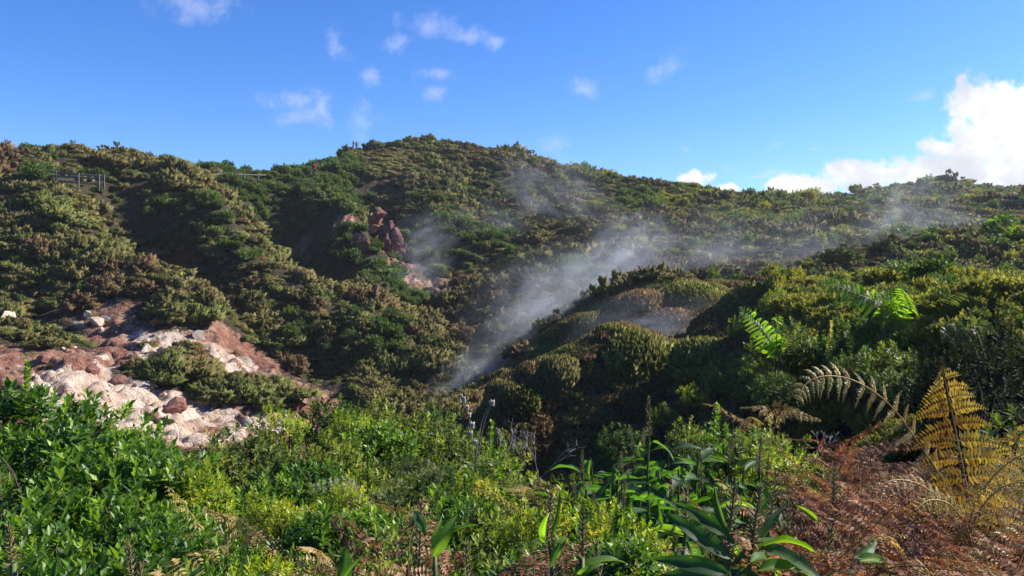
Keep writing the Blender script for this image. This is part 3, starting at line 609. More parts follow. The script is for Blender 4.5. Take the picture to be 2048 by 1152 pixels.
for a in [
 (160, 655, 34, 'grey', 'grey angular boulder at the lower left of the stacked grey boulders under the heath'),
 (188, 648, 40, 'pale', 'large pale boulder standing upright among the stacked grey boulders'),
 (212, 640, 34, 'grey', 'topmost boulder at the end of the stacked grey boulders'),
 (172, 632, 28, 'grey', 'grey boulder wedged against the heath at the top of the boulder stack'),
 (200, 664, 24, 'pale', 'small pale boulder below the stacked grey boulders'),
 (15, 640, 46, 'pale', 'big pinkish rock face boulder at the edge of the red bank'),
 (32, 655, 30, 'pale', 'narrow pinkish boulder leaning on the big pinkish one'),
 (238, 768, 44, 'red', 'flat brown slab lying in the middle of the clay terraces'),
 (180, 745, 38, 'red', 'red brown boulder with a shadowed side on the terraces'),
 (85, 722, 34, 'red', 'dark red block beside the green laurel tip'),
 (215, 690, 20, 'red', 'small red stone on the upper clay terrace'),
 (310, 650, 40, 'red', 'red brown boulder capped by heath above the terraces'),
 (300, 628, 28, 'red', 'brown boulder on the red scarp above the terraces'),
 (395, 678, 44, 'grey', 'dark boulder with a green cap on the clay shelf'),
 (255, 712, 22, 'pale', 'pale stone on the bleached clay'),
 (322, 792, 26, 'pale', 'small pale pointed stone on the lowest clay shelf'),
 (345, 820, 60, 'red', 'broad pinkish crumbling boulder at the foot of the terraces'),
 (400, 805, 46, 'pale', 'pale crumbling boulder at the shadow edge of the terraces'),
 (300, 840, 40, 'red', 'low brown slab half buried at the foot of the terraces'),
 (410, 770, 60, 'pale', 'tall pale clay block facing the lowest terrace'),
 (290, 735, 36, 'grey', 'dark brown boulder under the heath overhang between the terraces'),
 (350, 738, 40, 'grey', 'dark weathered boulder in the shade between the terraces'),
 (480, 650, 34, 'red', 'pinkish boulder in the small bare patch on the spur'),
 (655, 578, 26, 'grey', 'grey boulder beside the small red slip below the dark gully'),
 (620, 565, 20, 'red', 'red stone on the small red slip below the dark gully'),
 (865, 530, 36, 'red', 'orange stained boulder by the foot of the rock outcrop'),
 (860, 580, 24, 'grey', 'grey boulder in the rubble below the outcrop'),
 (1005, 465, 26, 'pale', 'pale rock beside the small steam vent on the peak'),
 (1350, 705, 40, 'pale', 'orange pale clay block on the shoulder of the domed mound'),
]: rock(*a)
rr = random.Random(3)
for lab, grp, quad, n, ks, sz in (
  ('small rubble stone strewn over the bleached clay terraces', 'rubble on the clay terraces', (10, 650, 450, 860), 55, ('red', 'pale', 'red', 'pale', 'grey'), (5, 15)),
  ('stone in the rubble apron below the central rock outcrop', 'rubble below the rock outcrop', (770, 510, 870, 590), 14, ('red', 'grey', 'red'), (6, 14)),
  ('red stone on the small scree below the plank fence hollow', 'red scree stones', (255, 500, 330, 550), 14, ('red',), (7, 16)),
  ('red stone on the slip below the dark gully', 'red slip stones', (580, 540, 650, 580), 10, ('red',), (6, 14))):
    for _ in range(n): rock(rr.uniform(quad[0], quad[2]), rr.uniform(quad[1], quad[3]), rr.uniform(*sz), rr.choice(ks), lab, grp, name='stone')
def crag(name, label, px, py, d, blocks, m, seed):
    """a craggy outcrop: upright angular blocks fused into one rock face"""
    p = at(px, py, d); rng = random.Random(seed); bm = bmesh.new()
    for (bx, by, w, hh) in blocks:
        q = at(bx, by, d); me = rock_mesh('tmp', m, seed + int(bx * 3 + by), w, w * 1.1, hh, .16)
        t = Matrix.Translation((q[0] - p[0], rng.uniform(-.8, .8), q[2] - p[2])) @ Euler((rng.uniform(-.3, .3), rng.uniform(-.25, .25), rng.uniform(0, 6))).to_matrix().to_4x4()
        me.transform(t); bm.from_mesh(me); bpy.data.meshes.remove(me)
    me = bpy.data.meshes.new(name); bm.to_mesh(me); bm.free(); me.materials.append(m)
    o = link(name, me); g = hz(p[0], p[1]); o.location = p; tag(o, label, 'rock outcrop'); return o
def crag_d(px, py, off=-.5): p = ground_hit(px, py, 30); return p[1] + off
crag('rock_outcrop', 'tall craggy pinkish rock outcrop jutting from the slope below the central peak', 790, 490, crag_d(790, 500, -1.5),
     [(765,462,.6,.8),(778,452,.5,.7),(788,470,.8,1.1),(775,485,.8,1.1),(798,482,.7,1.0),(770,500,.7,.9),(790,500,.9,1.2),(806,498,.6,.9),(785,520,.8,1.0),(800,522,.7,.9),(778,535,.6,.8),(798,545,.7,.8),(815,540,.5,.7),(810,560,.6,.7),(825,572,.5,.6),(760,478,.4,.8)], M['rock_pink'], 5)
crag('rock_outcrop', 'narrow grey brown rock spur beside of the pinkish outcrop and above a shrub', 725, 485, crag_d(725, 490, -.4), [(718,478,.7,.7),(728,492,.8,.9),(738,508,.7,.7),(752,440,.8,.7),(762,430,.6,.6),(745,455,.6,.6)], M['rock_red'], 9)
crag('rock_outcrop', 'small brown rock ledge over the dark hollow beside the steam vent', 930, 440, crag_d(935, 445, .2), [(925,437,.8,.7),(940,448,.8,.8),(995,460,.5,1.0)], M['rock_grey'], 12)

# ------------------------------------------------------------------ fences, rails, viewing deck
def fence(name, label, posts, rails, wpost, wrail, hrail, m, mp=None, group=None):
    """posts: (bottom, top) points; rails: (a, b)"""
    base = Vector(posts[0][0]); e = empty(name, base); tag(e, label, 'fence', group)
    def part(n, a, b, w, hh, mm):
        v, f = beam(np.array(a) - np.array(base), np.array(b) - np.array(base), w, hh); me = make_mesh(n, v, [f], mm); o = link(n, me, e)
        bv = o.modifiers.new('edge', 'BEVEL'); bv.width = .012; bv.segments = 2
    for a, b in posts: part('post', a, b, wpost, wpost, mp or m)
    for a, b in rails: part('rail', a, b, wrail, hrail, m)
    return e
def onrail(px, py, d): return at(px, py, d)
d = 59.5
def post_at(px, py0, py1, dd): return (at(px, py1, dd), at(px, py0, dd))
fence('plank_fence', 'weathered grey plank fence at the brow of the hill above the dark hollow',
      [post_at(112, 341, 380, d + .1), post_at(157, 346, 386, d + .1), post_at(198, 348, 382, d + .8), post_at(208, 349, 380, d + 1)],
      [(at(100, 344, d), at(208, 353, d + 1)), (at(100, 351.5, d), at(208, 358, d + 1)), (at(118, 362, d), at(208, 369.5, d + 1))], .10, .05, .17, M['wood'], M['wood'])
fence('rail_fence', 'low pale rail fence along the path below the back ridge',
      [post_at(x, y - 2, y + 13, dd) for x, y, dd in ((313,359,70),(327,358,71),(408,350,76),(447,345,79),(488,347,82),(516,349,84))],
      [(at(308,360,69.8), at(360,357.5,72.8)), (at(360,357.5,72.8), at(410,352,76)), (at(410,352,76), at(447,347,79)), (at(447,348,79), at(488,349,82)), (at(488,349,82), at(530,350,85))], .16, .08, .11, M['wood'])
fence('rail_fence', 'pale wooden rail climbing to the summit just under the top of the peak', [post_at(x, y - 1, y + 10, 112.5) for x, y in ((752,306),(774,302),(800,296))],
      [(at(748,307,112.3), at(775,302.5,112.3)), (at(775,302.5,112.3), at(806,295.5,112.3))], .22, .12, .2, M['pale_wood'])
fence('rail_fence', 'short wooden rail on the skyline beyond the summit, above the steamy slope', [post_at(x, y - 2, y + 12, 111.5) for x, y in ((992,314),(1006,316),(1012,318),(1020,321))],
      [(at(988,314,111.3), at(1022,321,111.3)), (at(988,319,111.3), at(1022,326,111.3))], .24, .1, .2, M['pale_wood'], M['dark_wood'])
# viewing deck at the far side
def deck():
    d0 = 76.; b = at(2040, 440, d0); e = empty('viewing_deck', b); tag(e, 'dark wooden viewing deck with a low plank rail on the far slope', 'viewing deck')
    def part(n, arr, m):
        a = Acc()
        for A, B, w, hh in arr: v, f = beam(A - b, B - b, w, hh); a.add(v, f)
        o = link(n, a.mesh(n, m), e)
    for i, (y0, y1) in enumerate(((404, 402), (411, 409), (419, 417.5))): part('rail', [(at(2008, y0, d0), at(2120, y1, d0), .08, .26 if i < 2 else .22)], M['dark_wood'] if i != 0 else M['wood'])
    for px in (2014, 2046, 2080, 2110): part('post', [(at(px, 445, d0 + .15), at(px, 403, d0 + .15), .16, .16)], M['dark_wood'])
    part('platform', [(at(2008, 424, d0 + 1.3), at(2120, 424, d0 + 1.3), 2.4, .18)], M['wood'])
    return b
deck()

# ------------------------------------------------------------------ people
def skin(name, verts, edges, radii, m, parent, loc=None):
    me = bpy.data.meshes.new(name); me.from_pydata([Vector(v) for v in verts], edges, []); me.update()
    o = link(name, me, parent); sk = o.modifiers.new('skin', 'SKIN'); sk.use_smooth_shade = True
    for v, r in zip(me.skin_vertices[0].data, radii): v.radius = (r, r * .85) if np.ndim(r) == 0 else r
    me.skin_vertices[0].data[0].use_root = True
    ss = o.modifiers.new('sub', 'SUBSURF'); ss.levels = 1; ss.render_levels = 2; me.materials.append(m); return o
SKIN = plain('skin', (.42, .25, .18), (.36, .2, .14), .6, 30, 0); HAIR = plain('dark_hair', (.03, .02, .015), None, .6, 60, .2)
def person(px, py_feet, d, label, top, legs, face, cap=None):
    p = at(px, py_feet, d); e = empty('person', p, face); tag(e, label, 'person')
    body_v = [(0,0,.95),(0,0,1.15),(0,0,1.36),(0,.0,1.46),(0,-.01,1.55),(0,-.015,1.66),(0,-.01,1.74),(.17,0,1.40),(.24,-.03,1.12),(.22,-.2,.98),(.2,-.27,.95),(-.17,0,1.40),(-.24,-.03,1.12),(-.22,-.2,.98),(-.2,-.27,.95),
              (.1,0,.88),(.11,-.02,.48),(.11,.02,.08),(.12,-.14,.03),(-.1,0,.88),(-.11,.02,.48),(-.11,.04,.08),(-.12,-.12,.03)]
    body_e = [(0,1),(1,2),(2,3),(3,4),(4,5),(5,6),(2,7),(7,8),(8,9),(9,10),(2,11),(11,12),(12,13),(13,14),(0,15),(15,16),(16,17),(17,18),(0,19),(19,20),(20,21),(21,22)]
    skin('body', body_v, body_e, [.13,.13,.14,.06,.085,.1,.07,.06,.042,.032,.034,.06,.042,.032,.034,.08,.06,.045,.04,.08,.06,.045,.04], SKIN, e)
    skin('jacket', body_v[:4] + body_v[7:10] + body_v[11:14], [(0,1),(1,2),(2,3),(2,4),(4,5),(5,6),(2,7),(7,8),(8,9)], [.17,.165,.17,.075,.085,.065,.05,.085,.065,.05], top, e)
    skin('trousers', [(0,0,.97),(.1,0,.88),(.11,-.02,.48),(.11,.02,.1),(-.1,0,.88),(-.11,.02,.48),(-.11,.04,.1)], [(0,1),(1,2),(2,3),(0,4),(4,5),(5,6)], [.16,.1,.08,.065,.1,.08,.065], legs, e)
    hm = Acc(); rng = np.random.default_rng(2)
    bm = bmesh.new(); bmesh.ops.create_uvsphere(bm, u_segments=16, v_segments=10, radius=.112)
    for v in bm.verts:
        v.co.z = v.co.z * 1.12 + 1.685; v.co.y = v.co.y * 1.08 + .015
        if v.co.z < 1.66 and v.co.y < .02: v.co.y = max(v.co.y, -.02)
    if cap:
        for v in bm.verts:
            if v.co.z > 1.70 and v.co.z < 1.73 and v.co.y < -.05: v.co.y -= .08
    me = bpy.data.meshes.new('hair'); bm.to_mesh(me); bm.free(); me.materials.append(cap or HAIR); link('cap' if cap else 'hair', me, e)
    fa = Acc()
    for sx in (-1, 1): v, f = box(sx * .035, -.098, 1.665, .022, .012, .012); fa.add(v, f)
    v, f = box(0, -.1, 1.60, .045, .01, .01); fa.add(v, f)
    link('face_features', fa.mesh('face_features', HAIR), e)
    return e
RED = plain('red_cloth', (.32, .02, .03), (.2, .012, .02), .8, 20, .2); NAVY = plain('dark_cloth', (.02, .022, .03), None, .8, 20, .2); CAPW = plain('pale_cap', (.6, .6, .6), None, .8, 20, 0)
pr = at(629, 327, 90)
person(629, 327 + 1.62 * FPX / 91, 91, 'person in a red jacket standing on the ridge crest, half hidden by bushes', RED, NAVY, R(200))
person(2031, 387 + 1.78 * FPX / 77.3, 77.3, 'person in dark clothing and a pale cap standing on the viewing deck', NAVY, NAVY, R(-40), CAPW)

# ------------------------------------------------------------------ ferns
def frond_arrays(cp, npair, plen, pin_n, nrm, droop=.5, start=.25, tilt=.35, profile=1.0, pinw=1.0, seed=0, curl=.0, simple=False, stalk=.006):
    """cp: stalk points; returns stalk (V,F) and a list of leaflets (V,F,tint). plen: longest side leaflet"""
    rng = np.random.default_rng(seed); pts = spline(cp, 48); T = norm(np.gradient(pts, axis=0)); nrm = np.asarray(nrm, float)
    out = []; L = np.linalg.norm(np.diff(pts, axis=0), axis=1).sum()
    for k in range(npair):
        f = start + (1 - start) * (k + .3) / npair; i = min(int(f * 47), 47); g = (k + .3) / npair
        ln = plen * (min(1, (g + .12) / .3) ** .6) * (1 - g) ** profile * 1.0 + .012
        for s in (-1, 1):
            t = T[i]; N = norm(nrm - t * (nrm @ t)); S = np.cross(t, N) * s
            dirn = norm(S + t * tilt + rng.normal(0, .1, 3)); n = max(4, int(pin_n * (ln / plen) ** .7))
            u = np.linspace(0, 1, n + 2); l = ln * rng.uniform(.88, 1.1)
            c = pts[i] + dirn * (u * l)[:, None] + np.array([0, 0, -1]) * (droop * l * u ** 2)[:, None] + N * (curl * l * u ** 2)[:, None] * rng.uniform(.3, 1.5)
            tc = norm(np.gradient(c, axis=0)); pn = norm(N + rng.normal(0, .12, 3)); sd_ = norm(np.cross(tc, pn))
            if simple:
                a = Acc(); w = np.sin(np.clip(u * 1.02, 0, 1) * math.pi) ** .6 * l * .16 * pinw
                zig = 1 + .5 * (np.arange(len(u)) % 2)
                V = np.concatenate([c, c + sd_ * (w * zig)[:, None] + pn * (w * .25)[:, None], c - sd_ * (w * zig)[:, None] + pn * (w * .25)[:, None]]); m_ = len(u); j = np.arange(m_ - 1)
                F = np.concatenate([np.stack([j, j + 1, j + 1 + m_, j + m_], 1), np.stack([j, j + 2 * m_, j + 1 + 2 * m_, j + 1], 1)])
                out.append((V, F, np.clip(.5 + rng.normal(0, .15) + .35 * (u - .5), 0, 1)[np.arange(3 * m_) % m_])); continue
            pl = .15 * l ** .35 * plen ** .65 * pinw * np.clip(1 - u[1:] ** 1.6, .06, 1) + .002
            q = c[1:]; P2 = np.concatenate([q, q]); D2 = np.concatenate([sd_[1:] + tc[1:] * .35, -sd_[1:] + tc[1:] * .35]); D2 = D2 - pn * .12 + rng.normal(0, .06, D2.shape)
            V, F = scatter(LEAF_V, LEAF_F, P2, D2, np.broadcast_to(pn, D2.shape) + rng.normal(0, .15, D2.shape), np.concatenate([pl, pl]) * rng.uniform(.75, 1.2, len(P2)), 1.0)
            tv = np.clip(.5 + rng.normal(0, .2) + rng.normal(0, .13, len(P2)) + .25 * (np.concatenate([u[1:], u[1:]]) - .4), 0, 1)
            a = Acc().add(V, F, np.repeat(tv, len(LEAF_V))); V2, F2 = tube(c, .0022, .0008, 3)
            out.append((V, F, np.repeat(tv, len(LEAF_V)), V2, F2))
    return tube(pts, stalk, stalk * .3, 6), out
def fern_thing(name, label, origin, fronds, m, ms, cat='fern', group=None, split=True):
    """fronds: list of kwargs for frond_arrays in world space"""
    o3 = np.asarray(origin, float); e = empty(name, origin); tag(e, label, cat, group)
    for k in fronds:
        k = dict(k); k['cp'] = np.asarray(k['cp']) - o3; fm = k.pop('mat', m)
        (sv, sf), pin = frond_arrays(**k); st = link('stalk', make_mesh('stalk', sv, [sf], ms), e)
        if split:
            for q in pin:
                a = Acc().add(q[0], q[1], q[2])
                if len(q) > 3: a.add(q[3], q[4], .4)
                link('leaflet', a.mesh('leaflet', fm), st)
        else:
            a = Acc()
            for q in pin: a.add(q[0], q[1], q[2])
            link('frond', a.mesh('frond', fm), e)
    return e
def pix(*pp): return [at(*p) for p in pp]
TOCAM = (.12, -1, .35)
fern_thing('bracken_fern', 'tall golden bracken frond standing upright and backlit above the brown dead ferns', at(1975, 1150, 3.5),
  [dict(cp=pix((1985,1180,3.5),(1950,1050,3.55),(1925,930,3.6),(1905,830,3.6),(1890,760,3.55),(1880,738,3.4)), npair=14, plen=.43, pin_n=25, nrm=(-.3, -1, .15), droop=.42, start=.10, tilt=.12, profile=1.0, seed=4, stalk=.0045)], M['gold'], M['gold_stem'])
fern_thing('bracken_fern', 'second golden bracken frond leaning behind the upright one, half hidden by it', at(1990, 1150, 3.9),
  [dict(cp=pix((2010,1150,3.9),(2015,1030,4.0),(2020,940,4.05),(2035,880,4.05),(2060,850,4.0)), npair=12, plen=.26, pin_n=18, nrm=(-.1, -1, .3), droop=.35, start=.12, tilt=.15, profile=.9, seed=5, stalk=.0045)], M['gold'], M['gold_stem'])
fern_thing('bracken_fern', 'tan bracken frond arching over to a hanging tip beside the upright golden frond', at(1990, 1120, 3.7),
  [dict(cp=pix((1960,1120,3.6),(1900,985,3.65),(1840,890,3.65),(1780,810,3.6),(1710,762,3.5),(1650,752,3.4),(1612,768,3.35),(1596,800,3.3)), npair=19, plen=.155, pin_n=17, nrm=(.2,-1,.5), droop=.3, start=.12, tilt=.55, profile=.6, seed=9, curl=-.05, stalk=.0045)], M['tan_gold'], M['gold_stem'])
fern_thing('bracken_fern', 'drying golden bracken with fronds reaching sideways below the upright golden frond', at(1950, 1150, 3.4),
  [dict(cp=pix((1930,1130,3.4),(1950,1040,3.4),(1990,985,3.35),(2040,965,3.3),(2110,975,3.25)), npair=13, plen=.13, pin_n=12, nrm=(.1,-.8,.8), droop=.5, start=.15, seed=14),
   dict(cp=pix((1925,1130,3.45),(1950,1010,3.45),(2000,940,3.45),(2060,905,3.4),(2120,915,3.4)), npair=13, plen=.13, pin_n=12, nrm=(.1,-.8,.8), droop=.5, start=.15, seed=15, mat=M['tan']),
   dict(cp=pix((1940,1130,3.3),(1900,1030,3.3),(1850,975,3.25),(1790,960,3.2),(1740,985,3.15)), npair=13, plen=.15, pin_n=12, nrm=(.1,-.8,.8), droop=.5, start=.15, seed=16, mat=M['tan']),
   dict(cp=pix((1950,1140,3.3),(1935,1060,3.3),(1900,1010,3.25),(1860,1000,3.2),(1830,1020,3.15)), npair=13, plen=.15, pin_n=12, nrm=(.1,-.9,.6), droop=.5, start=.15, seed=17)], M['gold'], M['gold_stem'])
# broad green fronds in the middle distance
G = []
for cp, pl, sd_, lb in (
  ([(1850,650,15),(1790,625,15),(1720,590,14.8),(1660,568,14.6),(1632,562,14.5)], .42, 1, 'long bright green frond arching toward the dark heather mound, tip highest'),
  ([(1900,640,16),(1850,620,16),(1790,595,15.8),(1740,580,15.6)], .36, 2, 'pale silvery green frond beside the long bright green one'),
  ([(1760,680,14.6),(1790,640,14.6),(1780,600,14.4),(1745,590,14.2)], .36, 3, 'yellow tipped green frond curling behind the long bright frond'),
  ([(1560,720,14),(1545,690,14),(1520,655,13.8),(1495,625,13.6),(1478,615,13.4)], .30, 4, 'bright yellow green curled frond glowing against the shadowed heather'),
  ([(1850,640,18),(1900,620,18),(1950,590,17.8),(1985,575,17.5)], .38, 5, 'green frond spreading away at the top of the bank of bushes'),
  ([(1820,660,15.5),(1840,620,15.5),(1870,590,15.3),(1915,580,15)], .34, 6, 'dull green frond in the middle of the group of fronds'),
  ([(1980,470,26),(1995,450,26),(2015,438,26),(2035,440,26)], .5, 7, 'small yellow green frond below the viewing deck'),
  ([(1900,690,13),(1930,660,13),(1960,650,12.8),(1990,665,12.6)], .3, 8, 'drooping brownish green frond at the edge of the large shaded bush')):
    base = np.array(at(*cp[0])); pp = np.array(pix(*cp)); fr = []
    for k_, (an_, sc_) in enumerate(((0, 1), (.65, .8), (-.55, .7), (1.3, .6))):
        ca, sa = math.cos(an_), math.sin(an_); rel = (pp - base) * sc_; q = np.c_[rel[:, 0] * ca - rel[:, 1] * sa, rel[:, 0] * sa + rel[:, 1] * ca, rel[:, 2] * (1 + .12 * k_)] + base
        fr.append(dict(cp=q, npair=22, plen=pl * 1.2 * sc_, pin_n=14, nrm=(-.5, -.8, .3) if k_ == 0 else (.2 * k_ - .4, -.7, .7), droop=.3, start=.1, tilt=.5, profile=.75, seed=sd_ * 10 + k_, simple=True, stalk=.011, pinw=.62))
    fm = M['frond'] if sd_ not in (8,) else M['bracken']
    for k_ in range(1, 4): fr[k_]['mat'] = fm if k_ == 1 else M['bracken']
    G.append(fern_thing('tree_fern', lb, at(*cp[0]), fr, fm, M['green_stem'], 'fern', 'green fronds on the bank'))

# dead bracken: curled brown frond clumps
def dead_clump(name, m, seed, nf=6, ln=.55):
    rng = np.random.default_rng(seed); a = Acc()
    for k in range(nf):
        az = rng.uniform(0, 6.28); el = rng.uniform(.1, 1.0); L = ln * rng.uniform(.6, 1.2); d = np.array([math.cos(az), math.sin(az), 0]); s0 = rng.normal(0, .06, 3)
        sw = rng.normal(0, .25, 3) * L; e2 = rng.uniform(-.15, .55)
        cp = [s0, s0 + d * L * .3 + [0, 0, L * .45 * el] + sw * .2, s0 + d * L * .7 + [0, 0, L * (.3 * el + .5 * e2)] + sw * .6, s0 + d * L * 1.0 + [0, 0, L * (.3 * el + .8 * e2 - .1)] + sw]
        (sv, sf), pin = frond_arrays(np.array(cp), 9, L * .34, 9, norm(np.array([0, 0, 1.]) + rng.normal(0, .5, 3)), droop=rng.uniform(.1, .5), start=.15, seed=seed * 10 + k, curl=rng.uniform(-.7, .7), pinw=rng.uniform(1.3, 1.9), stalk=.003)
        a.add(sv, sf, .3)
        for q in pin: a.add(q[0], q[1], q[2])
    return a.mesh(name, m)
DEAD = [dead_clump('dead_fern', M['rust'], s) for s in range(3)] + [dead_clump('dead_fern', M['tan'], 7)]
GREENF = [dead_clump('green_fern', M['bracken'], s, 6, .6) for s in (20, 21)]
def put(name, me, px, pytop, d, label, cat, group=None, h0=.35, smin=.5, smax=1.6, rz=None):
    p = at(px, pytop, d); z = p[2]; o = link(name, me); s = random.uniform(smin, smax)
    o.location = (p[0], p[1], z - h0 * s); o.scale = (s,) * 3; o.rotation_euler = (random.uniform(-.3, .3), random.uniform(-.3, .3), random.uniform(0, 6.3) if rz is None else rz)
    tag(o, label, cat, group); return o
rg = random.Random(21)
for i in range(64):
    px = rg.uniform(1610, 2090); d = rg.choice([2.6, 3.0, 3.4, 3.9, 4.5, 5.2]); top = {2.6: 1090, 3.0: 1050, 3.4: 1010, 3.9: 975, 4.5: 935, 5.2: 905}[d] + rg.uniform(-10, 55) + (20 if px > 1900 else 0) - 18 * (px < 1700)
    put('dead_fern', DEAD[rg.choice([0, 1, 2, 0, 1, 3, 2, 3])], px, top, d, 'rust brown dead bracken in the tangled mass under the golden fronds', 'dead fern', 'dead bracken under the golden fronds', .3, .6, 1.1)
for px, py, d, k, lb in ((1530, 800, 6.1, 3, 'dried bracken with a curled tip against the dark mound'), (1690, 890, 5.4, 0, 'reddish dead fern crown in front of the shaded bank'), (1740, 880, 5.5, 1, 'dark red dead fern beside the arching tan frond'),
    (600, 1090, 3.4, 3, 'pale dried fern at the bottom among the laurel bushes'), (560, 1130, 3.0, 3, 'straw coloured dried fern beneath the laurel bush'), (960, 1110, 3.0, 0, 'rust brown dead fern between the two ginger plants'), (1030, 1130, 2.9, 1, 'dark brown dead fern below the single ginger plant'), (780, 1130, 2.9, 0, 'brown withered leaves between the broken leaf and the ginger plant'), (840, 1140, 2.8, 2, 'brown withered fern at the foot of the bright ginger leaf'),
    (430, 1020, 4.6, 3, 'brown fern in the shade beside the laurel bush'), (30, 1150, 2.3, 3, 'straw brown fern tuft at the bottom beside the ginger leaf'), (1070, 960, 5.5, 3, 'thin drying fern at the edge of the dark gap'), (820, 1000, 5.2, 3, 'brown fern in the hollow between the middle bushes')):
    put('dead_fern', DEAD[k], px, py, d, lb, 'dead fern', None, .3, .8, 1.1)
for px, py, d, lb in ((720, 930, 6.0, 'dull green fern in the gap between the middle bushes'), (880, 880, 6.6, 'grey green fern among the olive bushes'), (780, 1000, 5.0, 'green fern arching over the shaded hollow'), (1060, 930, 5.6, 'small curled fern at the edge of the dark gap'), (440, 1000, 4.8, 'dark feathery fern beside the laurel mass'), (2040, 900, 4.3, 'pale green fern tips behind the sideways golden fronds'), (1660, 1010, 4.2, 'dull green fern poking through the dead bracken beside the lone seed spike'), (1870, 1060, 3.2, 'green fern low in front of the golden bracken'), (1990, 1090, 2.9, 'olive fern at the bottom corner under the golden bracken'), (1740, 1040, 3.6, 'dull green fern above the glossy fallen leaves'), (1800, 950, 4.6, 'green fern showing through the dead bracken'), (690, 980, 5.4, 'fern with dark fronds beside the upright leafy shoot')):
    put('green_fern', GREENF[rg.randint(0, 1)], px, py, d, lb, 'fern', None, .35, .7, 1.0)

# ------------------------------------------------------------------ laurel and other near bushes
NEARB = {}
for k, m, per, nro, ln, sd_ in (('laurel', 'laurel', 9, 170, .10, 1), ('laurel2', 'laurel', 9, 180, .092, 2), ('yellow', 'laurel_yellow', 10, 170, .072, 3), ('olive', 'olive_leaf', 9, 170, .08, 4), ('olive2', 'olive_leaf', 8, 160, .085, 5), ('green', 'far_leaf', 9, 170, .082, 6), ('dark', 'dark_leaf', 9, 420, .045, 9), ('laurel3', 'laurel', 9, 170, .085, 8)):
    f, p = bush_mesh('foliage', M[m], nro, per, .62, 1.0, ln, LEAF_V, LEAF_F, 200 + sd_, lump=.5, fill=.45)
    NEARB[k] = (f, branch_mesh('branches', p, M['stem'], sd_, 1.0))
def near_bush(k, px, pytop, d, label, group=None, w=1.0, name='leafy_bush'):
    t = at(px, pytop - 14, d); f, b = NEARB[k]; sc = w * 1.5; top = NTOP[k] * sc; g = min(hz(t[0], t[1]), t[2] - .4)
    e = empty(name, (t[0], t[1], g), random.uniform(0, 6.28)); tag(e, label, 'bush', group); lift = t[2] - g - top
    for n, me in (('foliage', f), ('branches', b)):
        o = link(n, me, e); o.scale = (sc, sc, sc * random.uniform(.95, 1.0)); o.location = (0, 0, lift); o.rotation_euler = (random.uniform(-.12, .12), random.uniform(-.12, .12), 0) if n == 'foliage' else (0, 0, 0)
    return e
NTOP = {k: max(v.co.z for v in f.vertices) for k, (f, b) in NEARB.items()}
